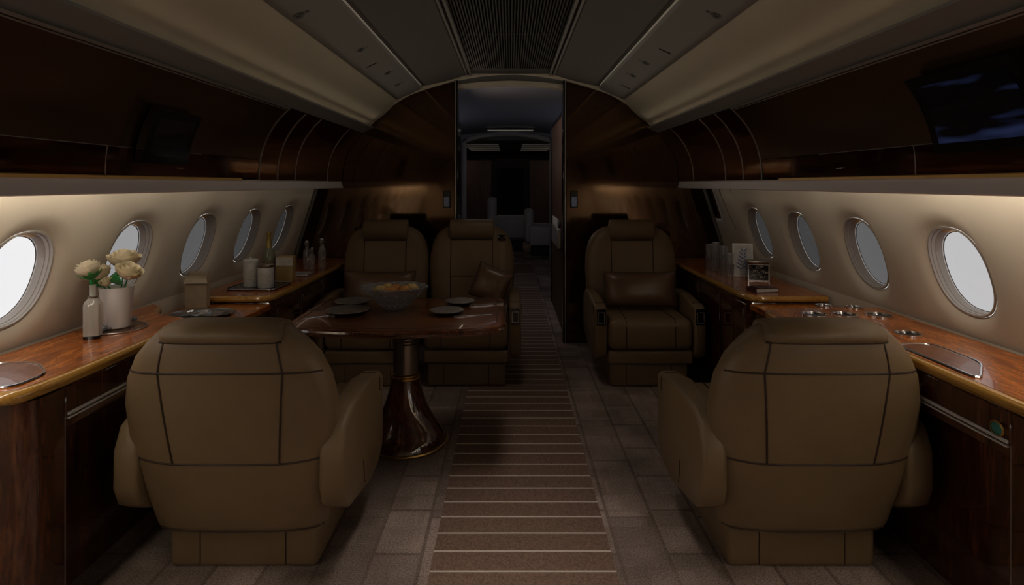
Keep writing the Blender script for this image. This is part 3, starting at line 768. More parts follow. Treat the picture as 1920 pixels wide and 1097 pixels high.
# ------------------------------------------------------------------ armchairs
def make_seat(label, rz, loc, W, TOPZ, recl, headrest, group, belt=False, arms=(-1, 1), control=True, ax=(0.276, 0.352), af=-0.318, ad=0.0):
    """local frame: the chair faces -y, origin on the floor at the middle of its base"""
    t = thing('armchair', label, 'armchair', loc, rz, group)
    a = MB(); a.box(-0.25, 0.25, -0.27, 0.27, 0.0, 0.15, 0.018, 3)
    base = a.build('base', M['leather'], t)
    for s in (-1, 1):
        for y in (-0.2702, 0.2702):
            a = MB(); a.tube([(s*0.145, y, 0.012), (s*0.145, y, 0.14)], 0.002, 6); a.build('base_seam', M['seam'], base)
    # seat
    a = MB(); a.box(-0.272, 0.272, -0.325, 0.20, 0.242, 0.44, 0.05, 5); seat = a.build('seat_cushion', M['leather'], t)
    a = MB()
    for s in (-1, 1):
        x = s*0.155
        a.tube([(x, -0.3262, 0.255), (x, -0.3266, 0.39), (x, -0.312, 0.428), (x, -0.275, 0.4412), (x*0.86, 0.1, 0.4412)], 0.0032, 6)
    a.build('seat_seam', M['seam'], seat)
    a = MB(); a.box(-0.268, 0.268, -0.312, 0.25, 0.158, 0.238, 0.012, 3); a.build('seat_apron', M['leather'], t)
    # backrest: stacked rounded sections
    zs = [0.0, 0.015, 0.05, 0.12, 0.22, 0.34, 0.50, 0.64, 0.76, 0.86, 0.925, 0.965, 0.99, 1.0]
    ws = [0.80, 0.845, 0.86, 0.885, 0.925, 0.955, 0.985, 1.0, 0.985, 0.925, 0.83, 0.72, 0.60, 0.50]
    if not headrest: ws = [0.78, 0.825, 0.84, 0.865, 0.915, 0.955, 0.99, 1.0, 0.955, 0.86, 0.745, 0.655, 0.595, 0.55]
    ds = [0.060, 0.076, 0.082, 0.085, 0.087, 0.088, 0.088, 0.086, 0.083, 0.080, 0.074, 0.064, 0.048, 0.026]
    Z0 = 0.142
    nexp = 3.0
    def interp(arr, q):
        for i in range(len(zs)-1):
            if zs[i] <= q <= zs[i+1]:
                f = (q-zs[i])/(zs[i+1]-zs[i]); return arr[i]+(arr[i+1]-arr[i])*f
        return arr[-1]
    def sec(q):
        z = Z0+(TOPZ-Z0)*q
        w = W*interp(ws, q); d = interp(ds, q)
        cy = 0.248 + recl*q + 0.012*math.sin(PI*q)
        return z, w, cy, d
    def surf(x, z, side, lift=0.0):
        q = (z-Z0)/(TOPZ-Z0); _, w, cy, d = sec(max(0, min(1, q)))
        u = min(0.999, abs(x)/w)
        return cy + side*(d*(1-u**nexp)**(1/nexp)+lift)
    rings = []
    N = 40
    qs = sorted(set(zs + [0.3, 0.42, 0.57, 0.7, 0.81]))
    for q in qs:
        z, w, cy, d = sec(q)
        ring = []
        for k in range(N):
            an = 2*PI*k/N; c, s_ = math.cos(an), math.sin(an)
            r = (abs(c)**nexp+abs(s_)**nexp)**(-1/nexp)
            ring.append((c*r*w, cy+s_*r*d, z))
        rings.append(ring)
    a = MB(); a.rings(rings, True, True, True)
    bk = a.build('backrest', M['leather'], t, angle=60)
    sm = MB()
    def zq(q): return Z0+(TOPZ-Z0)*q
    def hline(side, q, x0=None, x1=None, curve=0.0, n=24, r=0.0034):
        z0 = zq(q); w = sec(q)[1]*0.985
        xa = -w if x0 is None else x0; xb = w if x1 is None else x1
        pts = []
        for k in range(n+1):
            x = xa+(xb-xa)*k/n
            z = z0+curve*(max(0, abs(x)-0.17)/(W-0.17))**1.5
            pts.append((x, surf(x, z, side), z))
        sm.tube(pts, r, 6)
    def vline(side, xfun, qa, qb, n=16, r=0.0034):
        pts = []
        for k in range(n+1):
            q = qa+(qb-qa)*k/n; x = xfun(q); z = zq(q)
            pts.append((x, surf(x, z, side), z))
        sm.tube(pts, r, 6)
    # rear face
    hline(1, 0.375, curve=0.018)
    hline(1, 0.80, curve=-0.004)
    for s in (-1, 1): vline(1, lambda q: s*(0.170+0.025*(q-0.375)/0.425) if q < 0.8 else s*(0.195-0.02*(q-0.8)/0.14), 0.375, 0.94)
    hline(1, 0.025, r=0.003)
    if not headrest: hline(1, 0.936, -0.19, 0.19, r=0.0045)
    if headrest:
        # front face panels
        for s in (-1, 1): vline(-1, lambda q: s*0.152, 0.36, 0.90)
        hline(-1, 0.575, -0.15, 0.15); 
        hline(-1, 0.585, -0.15, 0.15) if False else None
        hz0, hz1 = TOPZ-0.10, TOPZ+0.052
        cy = sec(0.95)[2]
        a = MB()
        rg = []
        for x, k in ((-0.162, 0.82), (-0.158, 0.95), (-0.148, 1.0), (0.148, 1.0), (0.158, 0.95), (0.162, 0.82)):
            ring = []
            for j in range(20):
                an = 2*PI*j/20
                ring.append((x, cy-0.045+0.068*k*math.cos(an)*(1 if math.cos(an) < 0 else 0.75), (hz0+hz1)/2+(hz1-hz0)/2*k*math.copysign(abs(math.sin(an))**0.75, math.sin(an))))
            rg.append(ring)
        a.rings(rg, True, True, True); hr = a.build('headrest', M['leather'], t, angle=50)
        sm.tube([(-0.155, surf(0.15, hz0+0.012, -1, 0.004), hz0+0.003), (0.155, surf(0.15, hz0+0.012, -1, 0.004), hz0+0.003)], 0.005, 6)
    else:
        # folded headrest: a broad cap on the upper back
        cap = []
        for q, k, dd in ((0.938, 0.99, 0.002), (0.944, 1.01, 0.010), (0.968, 1.0, 0.012), (0.994, 0.97, 0.007), (1.008, 0.92, -0.004), (1.015, 0.80, -0.02)):
            z = zq(q); w = 0.192*k; _, _, cy, d = sec(min(q, 0.97)); d = 0.082+dd-(0.0 if q < 1 else 0.02)
            ring = []
            for j in range(N):
                an = 2*PI*j/N; c, s_ = math.cos(an), math.sin(an); r = (abs(c)**5+abs(s_)**5)**(-1/5)
                ring.append((c*r*w, cy+s_*r*d, z))
            cap.append(ring)
        a = MB(); a.rings(cap, True, True, True); hr = a.build('headrest', M['leather'], t, angle=60)
    sm.build('back_seam', M['seam'], bk)
    # arms
    for s in arms:
        poly = [(af, 0.25), (af+0.018, 0.205), (af+0.10, 0.168), (0.02, 0.172), (0.22+ad, 0.215), (0.29+ad, 0.262), (0.312+ad, 0.32), (0.31+ad, 0.44), (0.275+ad, 0.515), (0.20+ad, 0.548), (0.0, 0.548), (af+0.038, 0.527), (af, 0.505)]
        a = MB(); a.prism(poly, s*ax[0], s*ax[1], 'x', 0.018, 3); arm = a.build('armrest', M['leather'], t, angle=45)
        a = MB()
        e0, e1, ya = ax[0], ax[1]+0.0004, af+0.083
        a.tube([(s*e0, ya, 0.512), (s*(e0+0.014), ya, 0.5312), (s*(e1-0.014), ya, 0.5312), (s*e1, ya, 0.513), (s*e1, ya-0.006, 0.46)], 0.0028, 6)
        a.build('cap_seam', M['seam'], arm); a = MB()
        a.tube([(s*e1, 0.13, 0.30), (s*e1, 0.12, 0.24), (s*e1, 0.11, 0.21)], 0.0025, 6)
        a.build('side_seam', M['seam'], arm)
        if control:
            a = MB(); a.box(s*0.285, s*0.343, -0.3225, -0.316, 0.405, 0.508, 0.003, 1); pn = a.build('control_panel', M['black'], arm)
            a = MB()
            for x0, x1, z0, z1 in ((0.292, 0.296, 0.418, 0.488), (0.333, 0.337, 0.418, 0.488), (0.292, 0.337, 0.418, 0.422), (0.292, 0.337, 0.484, 0.488)):
                a.box(s*x0, s*x1, -0.3250, -0.3222, z0, z1)
            a.build('control_frame', M['strip'], pn)
    if belt:
        a = MB()
        pts = []
        for k in range(16):
            q = 0.93-0.45*k/15; z = zq(q); x = 0.215+0.012*math.sin(k/5)
            pts.append((x, surf(x, z, -1, 0.004), z))
        a.rings([[(p[0]-0.02, p[1], p[2]), (p[0]+0.02, p[1]+0.004, p[2]), (p[0]+0.02, p[1]+0.009, p[2]), (p[0]-0.02, p[1]+0.005, p[2])] for p in pts], True, True, True)
        b_ = a.build('shoulder_belt', plain('belt webbing', (0.26, 0.18, 0.10), 0.7), t)
        a = MB(); p = pts[1]; a.box(p[0]-0.028, p[0]+0.028, p[1]-0.014, p[1]+0.004, p[2]-0.018, p[2]+0.022, 0.004, 2); a.build('belt_guide', M['black'], b_)
    return t

S1 = make_seat('tan leather swivel chair with its back to us, beside the flowers', PI, (-0.905, 2.256, 0), 0.34, 0.852, 0.125, False, 'tan leather armchairs', control=False, ax=(0.29, 0.372), af=-0.212, ad=0.07)
S2 = make_seat('tan leather swivel chair with its back to us, in front of the cup holders', PI, (0.987, 2.256, 0), 0.338, 0.852, 0.125, False, 'tan leather armchairs', control=False, ax=(0.29, 0.372), af=-0.212, ad=0.07)
S3 = make_seat('tan leather armchair facing us, of the joined pair the one by the cabinet', 0, (-0.915, 4.03, 0), 0.312, 0.985, 0.10, True, 'tan leather armchairs', arms=(-1,))
S4 = make_seat('tan leather armchair facing us, of the joined pair the one on the aisle', 0, (-0.283, 4.03, 0.0047), 0.312, 0.985, 0.10, True, 'tan leather armchairs', belt=True, arms=(1,))
S5 = make_seat('single tan leather armchair facing us with a wide brown pillow', 0, (0.889, 4.03, 0), 0.335, 0.985, 0.10, True, 'tan leather armchairs')

def pillow(w, h, d, label, loc, rot):
    a = MB(); n = 14; top, bot = [], []
    for i in range(n+1):
        for j in range(n+1):
            u = 2*i/n-1; v = 2*j/n-1
            k = max(0, (1-abs(u)**3.2))*max(0, (1-abs(v)**3.2))
            pin = 1-0.07*(1-abs(u)**2)*abs(v)**6
            pin2 = 1-0.05*(1-abs(v)**2)*abs(u)**6
            x, z = u*w/2*pin2, v*h/2*pin
            y = d/2*k**0.55
            top.append((x, -y-0.004, z)); bot.append((x, y+0.004, z))
    m = n+1
    fs = [(i*m+j, (i+1)*m+j, (i+1)*m+j+1, i*m+j+1) for i in range(n) for j in range(n)]
    a._new(top, fs); a._new(bot, fs)
    rim = [(i*m) for i in range(m)] + [n*m+j for j in range(1, m)] + [i*m+n for i in range(n-1, -1, -1)] + [j for j in range(n-1, 0, -1)]
    vs = list(a.bm.verts); 
    for p, q in zip(rim, rim[1:]+rim[:1]):
        a.bm.faces.new((vs[p], vs[q], vs[m*m+q], vs[m*m+p]))
    t = thing('pillow', label, 'pillow', loc, 0, 'brown satin pillows')
    t.rotation_euler = rot
    a.build('pillow_cover', M['pillow'], t, angle=70)
    a = MB(); a.tube([Vector(top[i])+Vector((0, 0.004, 0)) for i in rim], 0.004, 6, True); a.build('piping', M['seam'], t)
    return t
pillow(0.50, 0.24, 0.13, 'wide brown satin pillow on the single armchair facing us', (0.889, 4.03-0.02+0.02, 0.575), (math.radians(-14), 0, 0))
pillow(0.50, 0.24, 0.12, 'wide brown pillow on the paired armchair behind the crystal bowl', (-0.905, 4.05, 0.575), (math.radians(-14), 0, 0))
pillow(0.25, 0.24, 0.10, 'small tilted brown cushion in the corner of the paired armchair on the aisle', (-0.135, 4.045, 0.608), (math.radians(-12), math.radians(20), math.radians(-14)))

# ------------------------------------------------------------------ table
TX, TY = -0.53, 2.97
t = thing('dining_table', 'polished mahogany pedestal table with flared trumpet base', 'table', (TX, TY, 0))
ol = []
hw, hd_ = 0.50, 0.335
for k in range(17):
    u = -1+2*k/16; ol.append((u*(hw-0.03), -hd_-0.075*(1-u*u)))
ol += [(hw-0.012, -hd_+0.02), (hw, -hd_+0.06), (hw, hd_-0.05), (hw-0.015, hd_-0.012), (hw-0.05, hd_)]
ol += [(-hw+0.05, hd_), (-hw+0.015, hd_-0.012), (-hw, hd_-0.05), (-hw, -hd_+0.03), (-hw+0.008, -hd_+0.006)]
a = MB(); a.prism(ol, 0.625, 0.66, 'z', 0.011, 3); top = a.build('tabletop', M['table'], t)
a = MB(); a.tube([(x, y, 0.6425) for x, y in ol], 0.0125, 8, True); a.build('edge_moulding', M['tablebase'], top)
a = MB()
inner = [(x*0.93, y*0.93) for x, y in ol]
a.tube([(x, y, 0.6596) for x, y in inner], 0.0022, 5, True); a.build('inlay_line', M['seam'], top)
a = MB(); a.lathe([(0.088, 0.610), (0.088, 0.624), (0.0, 0.624)][:2] + [(1e-5, 0.624)], seg=36)
a.lathe([(0.074, 0.575), (0.078, 0.583), (0.084, 0.598), (0.088, 0.611)], seg=36); a.build('top_collar', M['bronze'], t)
a = MB(); a.lathe([(0.062, 0.33), (0.062, 0.576)], seg=36)
for z in (0.50, 0.515, 0.53, 0.545, 0.56): a.lathe([(0.062, z-0.004), (0.066, z), (0.062, z+0.004)], seg=36, cap=False)
a.build('column', M['bronze'], t)
a = MB(); a.lathe([(0.066, 0.318), (0.073, 0.323), (0.073, 0.331), (0.066, 0.335), (0.070, 0.339), (0.070, 0.345), (0.064, 0.35)], seg=36); a.build('collar', M['brass'], t)
flare = [(0.207, 0.012), (0.204, 0.03), (0.189, 0.055), (0.166, 0.085), (0.143, 0.118), (0.121, 0.155), (0.104, 0.195), (0.089, 0.24), (0.077, 0.28), (0.070, 0.32)]
a = MB(); a.lathe(flare, seg=48); a.build('flared_base', M['tablebase'], t)
a = MB(); a.lathe([(0.213, 0.0), (0.216, 0.008), (0.213, 0.014), (0.206, 0.016)], seg=48); a.build('base_ring', M['brass'], t)
ZTAB = 0.66

# things on the table
def plate(px, py, r, label):
    p = at(px, py, ZTAB)
    t = thing('plate', label, 'plate', (p.x, p.y, ZTAB+0.0005), 0, 'dark dinner plates')
    a = MB(); a.lathe([(r*0.62, 0.0), (r*0.70, 0.004), (r*0.96, 0.017), (r*0.97, 0.021), (r*0.7, 0.014), (1e-5, 0.014)], seg=40); a.build('dish', M['black'], t)
    a = MB(); a.lathe([(r*0.93, 0.0195), (r*1.0, 0.0195), (r*1.0, 0.0225), (r*0.92, 0.0235), (r*0.55, 0.0205), (1e-5, 0.0205)], seg=40); a.build('salad_plate', M['pewter'], t)
plate(652, 588, 0.105, 'dark round plate with pewter inset at the table corner by the crystal bowl, near edge')
plate(662, 571, 0.095, 'dark plate half hidden behind the crystal bowl')
plate(838, 589, 0.082, 'dark plate on the aisle half of the table, near edge')
plate(863, 571, 0.078, 'dark plate on the aisle half of the table, far edge')
def cutlery(px, py, ang, kind, label):
    p = at(px, py, ZTAB)
    t = thing(kind, label, 'cutlery', (p.x, p.y, ZTAB+0.001), ang, 'cutlery on the mahogany table')
    a = MB(); a.rings([[(x, -w, 0.0), (x, w, 0.0), (x, w, 0.003), (x, -w, 0.003)] for x, w in ((-0.09, 0.005), (-0.06, 0.006), (0.0, 0.003), (0.03, 0.003))], True, True, True); a.build('handle', M['silver'], t)
    a = MB()
    if kind == 'fork':
        a.rings([[(x, -w, 0.0), (x, w, 0.0), (x, w, 0.003), (x, -w, 0.003)] for x, w in ((0.03, 0.003), (0.045, 0.010), (0.055, 0.011))], True, True, True)
        for k in range(4): a.box(0.055, 0.092, -0.011+k*0.0062, -0.0075+k*0.0062, 0, 0.0025)
        a.build('tines', M['silver'], t)
    else:
        a.rings([[(x, -0.004, 0.0), (x, w, 0.0), (x, w, 0.002), (x, -0.004, 0.002)] for x, w in ((0.03, 0.004), (0.05, 0.009), (0.08, 0.008), (0.1, -0.001))], True, True, True)
        a.build('blade', M['silver'], t)
cutlery(604, 594, 0.6, 'fork', 'silver fork at the outer corner of the mahogany table')
cutlery(612, 580, 0.3, 'knife', 'silver knife beside the plate at the outer corner of the table')
cutlery(885, 592, 0.25, 'knife', 'silver knife beside the near plate on the aisle half of the table')
cutlery(912, 571, 0.2, 'fork', 'silver fork at the aisle edge of the mahogany table')
# crystal bowl with fruit
pb = at(738, 581, ZTAB); pb.y += 0.03
t = thing('crystal_bowl', 'oval cut crystal bowl filled with fruit on the mahogany table', 'bowl', (pb.x, pb.y, ZTAB+0.0005))
wob = lambda a_, z: 1+0.035*max(0, (z-0.05)/0.06)*math.cos(a_*12)
a = MB(); a.lathe([(0.055, 0.0), (0.058, 0.006), (0.085, 0.028), (0.120, 0.062), (0.150, 0.098), (0.168, 0.112), (0.166, 0.117), (0.146, 0.101), (0.115, 0.068), (0.08, 0.036), (0.05, 0.014), (1e-5, 0.012)], seg=72, sy=0.8, wob=wob)
a.build('bowl_body', M['crystal'], t)
a = MB()
for q in range(2):
    for k in range(18):
        pts = []
        for j in range(6):
            f = j/5; r = 0.075+0.062*f; z = 0.021+0.066*f; an = 2*PI*k/18+(0.45*f if q else -0.45*f)
            pts.append((math.cos(an)*(r+0.002), math.sin(an)*(r+0.002)*0.8, z))
        a.tube(pts, 0.0022, 4)
a.build('cut_pattern', plain('crystal facets', (0.42, 0.41, 0.40), 0.2, spec=0.8), t)
fr_spots = [(-0.07, -0.02, 0.092, 'bread', 1.3), (-0.005, -0.045, 0.092, 'orange', 1.0), (0.055, -0.02, 0.094, 'orange', 1.0), (0.0, 0.03, 0.090, 'orange', 1.0), (0.085, 0.02, 0.096, 'bread', 1.2), (-0.045, 0.045, 0.092, 'bread', 1.15)]
for i, (x, y, z, k, sx) in enumerate(fr_spots):
    f = thing('orange' if k == 'orange' else 'melon', ['pale yellow melon at the cabinet end of the crystal bowl', 'orange at the front of the crystal bowl', 'orange right of the front one in the crystal bowl'.replace('right of', 'beside'),
        'orange at the back of the crystal bowl', 'pale yellow melon at the aisle end of the crystal bowl', 'pale yellow melon at the back of the crystal bowl'][i], 'fruit', (pb.x+x, pb.y+y, ZTAB+z), 0, 'fruit in the crystal bowl')
    a = MB(); a.ball((0, 0, 0), 0.031, sx=sx, seg=18); a.build('peel', M[k], f)
    a = MB(); a.lathe([(0.004, 0.0295), (0.003, 0.033), (1e-5, 0.0335)], seg=8); a.build('stem', M['leaf'], f)

# ------------------------------------------------------------------ flowers on the worktop
def rose(mb, c, r, tilt=(0, 0), mat=0, open_=1.0):
    rot = Matrix.Rotation(tilt[0], 3, 'X') @ Matrix.Rotation(tilt[1], 3, 'Y')
    c = Vector(c)
    for layer, (np_, rad, hgt, lean) in enumerate(((3, 0.42, 1.25, 0.05), (4, 0.66, 1.2, 0.16), (5, 0.88, 1.02, 0.32*open_), (5, 1.0, 0.86, 0.50*open_))):
        for k in range(np_):
            a0 = 2*PI*k/np_ + layer*0.7
            half = PI/np_*1.35
            rings = []
            for i in range(7):
                v = i/6
                row = []
                for j in range(7):
                    u = 2*j/6-1
                    an = a0+u*half
                    prof = math.sin(min(1, v*1.25+0.12)*PI/2)*0.98
                    rr = r*rad*(0.28+0.72*prof) + r*lean*v*v - r*0.06*abs(u)*v
                    zz = r*hgt*(v*1.25) - r*0.5 - r*0.28*v*abs(u)**2.2
                    if v > 0.8: rr += r*0.10*(v-0.8)*5*lean*2
                    row.append(c + rot @ Vector((rr*math.cos(an), rr*math.sin(an), zz)))
                rings.append(row)
            mb.rings(rings, False, mat=mat)
def sepals(mb, c, r, tilt=(0, 0), n=5, drop=0.55):
    rot = Matrix.Rotation(tilt[0], 3, 'X') @ Matrix.Rotation(tilt[1], 3, 'Y'); c = Vector(c)
    for k in range(n):
        an = 2*PI*k/n+0.3
        e = Vector((math.cos(an), math.sin(an), 0)); s_ = Vector((-math.sin(an), math.cos(an), 0))
        rows = []
        for i in range(6):
            v = i/5; w = r*0.34*math.sin(PI*(0.15+0.8*v))*(1-v*0.4)
            p = e*(r*(0.18+0.85*math.sin(v*1.3))) + Vector((0, 0, -r*drop + r*0.75*v))
            rows.append([c+rot @ (p-s_*w), c+rot @ (p+e*0.003), c+rot @ (p+s_*w)])
        mb.rings(rows, False)
def leaf(mb, base, tip, w, bend=0.02):
    base, tip = Vector(base), Vector(tip); d = tip-base
    s_ = d.cross(Vector((0.3, -1, 0.2))).normalized()
    rows = []
    for i in range(8):
        v = i/7; ww = w*math.sin(PI*v**0.8)+0.0005
        p = base+d*v+Vector((0, -bend*math.sin(PI*v), 0))
        rows.append([p-s_*ww, p+Vector((0, 0.004, 0)), p+s_*ww])
    mb.rings(rows, False)

# white pot with roses on a small coaster
pp = at(219, 616, ZT)
a = MB(); a.lathe([(0.105, 0.0004), (0.105, 0.005), (0.099, 0.006), (1e-5, 0.006)], (0, 0, 0), 40)
co = thing('coaster', 'clear round glass coaster under the white flower pot', 'coaster', (pp.x, pp.y, ZT))
a.build('disc', thin_glass('coaster glass', (0.85, 0.82, 0.78), 0.10), co)
a = MB(); a.tube([(0.105*math.cos(2*PI*k/40), 0.105*math.sin(2*PI*k/40), 0.0035) for k in range(40)], 0.0022, 6, True); a.build('rim', M['strip'], co)
pt = thing('flower_pot', 'tapered white ceramic pot holding the cream roses', 'pot', (pp.x, pp.y, ZT+0.0065))
a = MB(); a.lathe([(0.044, 0.0), (0.047, 0.003), (0.060, 0.155), (0.0605, 0.160), (0.057, 0.160), (0.055, 0.12), (1e-5, 0.12)], seg=40); a.build('pot_body', M['white'], pt)
PZ = ZT+0.0065
rs = [((-0.038, -0.045, 0.208), 0.038, (0.25, -0.35), 'cream rose at the wall side of the white pot'),
      ((0.006, 0.034, 0.252), 0.046, (0.05, 0.08), 'cream rose at the top of the bunch in the white pot'),
      ((0.070, -0.040, 0.216), 0.038, (0.15, 0.45), 'cream rose leaning towards the aisle from the white pot'),
      ((0.004, -0.064, 0.184), 0.019, (0.5, 0.05), 'small half-open cream rose low at the front of the white pot')]
for c, r, tl, lb in rs:
    f = thing('rose', lb, 'flower', (pp.x, pp.y, PZ), 0, 'cream roses in the white pot')
    a = MB(); rose(a, c, r, tl, open_=0.62); a.build('petals', M['petal'], f, angle=80)
    a = MB(); sepals(a, c, r*0.9, tl)
    a.tube([(c[0]*0.3, c[1]*0.3, 0.131), (c[0]*0.7, c[1]*0.7, 0.16), (c[0], c[1], c[2]-r*0.4)], 0.003, 6)
    a.build('stem', M['leaf'], f, angle=80)
    if r > 0.03:
        a = MB(); b0 = (c[0]*0.5, c[1]*0.5-0.01, 0.168)
        leaf(a, b0, (c[0]*0.9-0.006, c[1]-0.040, 0.168+0.050), 0.021); a.build('leaf', M['leaf'], f, angle=80)
# bottle vase with one rose
bv = at(174, 634, ZT)
t = thing('bottle_vase', 'slim milky glass bottle vase with a chrome ring, standing beside the white pot', 'vase', (bv.x, bv.y, ZT+0.0005), math.radians(20))
bw = 0.027
def sq(w, d, z, n=6, e=5):
    out = []
    for k in range(24):
        an = 2*PI*k/24; c, s_ = math.cos(an), math.sin(an); r = (abs(c)**e+abs(s_)**e)**(-1/e); out.append((c*r*w, s_*r*d, z))
    return out
a = MB(); a.rings([sq(bw, bw, 0.012), sq(bw, bw, 0.125), sq(bw*0.85, bw*0.85, 0.137), sq(0.013, 0.013, 0.150, e=2), sq(0.010, 0.010, 0.158, e=2), sq(0.0095, 0.0095, 0.192, e=2), sq(0.012, 0.012, 0.196, e=2)], True, True, False); a.build('bottle_body', M['bottle'], t)
a = MB(); a.rings([sq(bw*1.01, bw*1.01, 0.0), sq(bw*1.01, bw*1.01, 0.0118)], True, True, True); a.build('foot', M['black'], t)
a = MB(); a.lathe([(0.0135, 0.148), (0.0165, 0.150), (0.0165, 0.154), (0.012, 0.156)], seg=20, cap=False); a.build('neck_ring', M['bronze'], t)
f = thing('rose', 'single cream rose in the slim bottle vase', 'flower', (bv.x, bv.y, ZT))
a = MB(); rose(a, (-0.014, 0, 0.250), 0.036, (0.1, -0.3), open_=0.35); a.build('petals', M['petal'], f, angle=80)
a = MB(); sepals(a, (-0.012, 0, 0.246), 0.040, (0.1, -0.25), drop=0.75); a.tube([(0, 0, 0.03), (0, 0, 0.15), (-0.008, 0, 0.228)], 0.0028, 6); a.build('stem', M['leaf'], f, angle=80)
# small crystal ornaments at the foot of the pot
for px, py, lb in ((197, 622, 'small cluster of clear crystals between the bottle vase and the pot'), (246, 607, 'small cluster of clear crystals on the aisle side of the white pot')):
    p = at(px, py, ZT); t = MB(); random.seed(int(px))
    for k in range(9):
        q = Vector((random.uniform(-0.02, 0.02), random.uniform(-0.015, 0.015), 0))
        m = Matrix.Translation(q+Vector((0, 0, 0.0135))) @ Matrix.Rotation(random.uniform(0, 3), 4, 'Z') @ Matrix.Rotation(random.uniform(0, 1), 4, 'X')
        t.lathe([(1e-5, -0.012), (0.009, -0.004), (0.009, 0.004), (1e-5, 0.013)], seg=6, mtx=m)
    o = t.build('crystal_ornament', thin_glass('crystal chips', (0.8, 0.82, 0.85), 0.2, frost=0.35, frost_col=(0.6, 0.64, 0.7)), smooth=False)
    o.location = (p.x, p.y, ZT+(0.0065 if px > 200 else 0.001)); tag(o, lb, 'ornament', 'crystal ornaments by the flower pot')

# paper bag, silver tray and papers on the low ledge, flower side
p = at(330, 585, ZL)
t = thing('silver_tray', 'oval silver tray with crumpled foil on the low ledge behind the flowers', 'tray', (-1.50, 2.86, ZL+0.0005), 0.1)
a = MB(); a.lathe([(0.11, 0.0), (0.13, 0.004), (0.145, 0.012), (0.150, 0.013), (0.13, 0.006), (1e-5, 0.004)], seg=36, sy=0.75); a.build('tray_dish', M['silver'], t)
a = MB(); random.seed(5)
n = 9; vs = []
for i in range(n):
    for j in range(n):
        u, v = i/(n-1)-0.5, j/(n-1)-0.5
        h = 0.010+0.026*random.random()*(1-abs(u)*1.6)*(1-abs(v)*1.6)
        vs.append((u*0.20+random.uniform(-.006, .006), v*0.13+random.uniform(-.006, .006), h))
a._new(vs, [(i*n+j, (i+1)*n+j, (i+1)*n+j+1, i*n+j+1) for i in range(n-1) for j in range(n-1)])
o = a.build('crumpled_foil', M['silver'], smooth=False); o.location = (-1.50, 2.86, ZL+0.001); tag(o, 'crumpled silver foil lying on the oval silver tray', 'foil')
t = MB()
for k, (dx, rz) in enumerate(((0, 0.05), (0.012, 0.2))):
    m = Matrix.Translation((dx, 0, 0.001+0.003*k)) @ Matrix.Rotation(rz, 4, 'Z')
    t.box(-0.09, 0.09, -0.05, 0.05, 0, 0.002, mtx=m)
o = t.build('folded_napkin', M['paper']); o.location = (-1.42, 2.70, ZL+0.001); tag(o, 'folded white napkin in front of the silver tray on the low ledge', 'napkin')
# translucent paper bag leaning by the window
t = thing('paper_bag', 'pale beige paper bag standing by the wall behind the white flower pot', 'bag', (-1.62, 3.04, ZL+0.001), 0.2)
a = MB(); a.rings([[(-0.05, -0.03, 0), (0.05, -0.03, 0), (0.05, 0.03, 0), (-0.05, 0.03, 0)], [(-0.052, -0.032, 0.10), (0.052, -0.034, 0.10), (0.05, 0.03, 0.10), (-0.05, 0.03, 0.10)], [(-0.047, -0.022, 0.17), (0.05, -0.026, 0.165), (0.047, 0.03, 0.18), (-0.048, 0.028, 0.185)]], True, True, False)
a.build('bag_body', plain('beige paper', (0.42, 0.34, 0.23), 0.7, noise=0.08), t, angle=20)
a = MB(); a.rings([[(-0.049, -0.024, 0.155), (0.051, -0.028, 0.150), (0.06, -0.05, 0.13), (-0.055, -0.045, 0.13)], [(-0.048, -0.026, 0.156), (0.05, -0.030, 0.151), (0.06, -0.052, 0.131), (-0.055, -0.047, 0.131)]], True, True, True)
a.build('bag_fold', plain('beige paper fold', (0.45, 0.37, 0.26), 0.7), t)

# things on the rear worktop, flower side
z = ZR
t = thing('serving_tray', 'dark tray with silver rim under the white jars', 'tray', (-1.45, 3.42, z+0.0005), -0.05)
a = MB(); rr = rounded_rect(-0.15, 0.13, -0.13, 0.13, 0.03); a.prism(rr, 0.0, 0.006, 'z'); a.build('tray_panel', M['black'], t)
a = MB(); a.tube([(x, y, 0.008) for x, y in rr], 0.004, 6, True); a.build('tray_rim', M['silver'], t)
def jar(x, y, r, h, label, lidm, z0):
    t = thing('jar', label, 'jar', (x, y, z0), 0, 'white jars on the dark tray')
    a = MB(); a.lathe([(r*0.94, 0), (r, 0.004), (r, h*0.8), (r*0.97, h*0.83)], seg=30); a.build('jar_body', M['tin'], t)
    a = MB(); a.lathe([(r*1.03, h*0.83), (r*1.05, h*0.85), (r*1.05, h*0.93), (r*0.9, h*0.96), (r*0.2, h*0.98), (r*0.2, h*1.02), (1e-5, h*1.03)], seg=30); a.build('lid', lidm, t)
    a = MB(); 
    a.rings([[(r*1.004*math.cos(an), r*1.004*math.sin(an), zz) for an in [(-2.4+1.7*k/10) for k in range(11)]] for zz in (h*0.25, h*0.6)], False); a.build('label_patch', M['label'], t)
ztr = z+0.0068
jar(-1.505, 3.40, 0.040, 0.165, 'white jar on the dark tray, the taller one by the window', M['tin'], ztr)
jar(-1.405, 3.37, 0.044, 0.140, 'white jar with bronze lid on the dark tray, the wider one', M['bronze'], ztr)
t = thing('carton', 'gold cardboard carton behind the white jars', 'carton', (-1.385, 3.62, z+0.0005), 0.1)
a = MB(); a.box(-0.05, 0.05, -0.035, 0.035, 0, 0.155, 0.003, 1); a.build('carton_body', M['box'], t)
a = MB(); a.box(-0.05, 0.05, -0.0365, -0.0352, 0.10, 0.15); a.build('carton_flap', M['label'], t)
t = thing('champagne_bottle', 'bottle with gold foil neck standing behind the white jars', 'bottle', (-1.50, 3.64, z+0.0005))
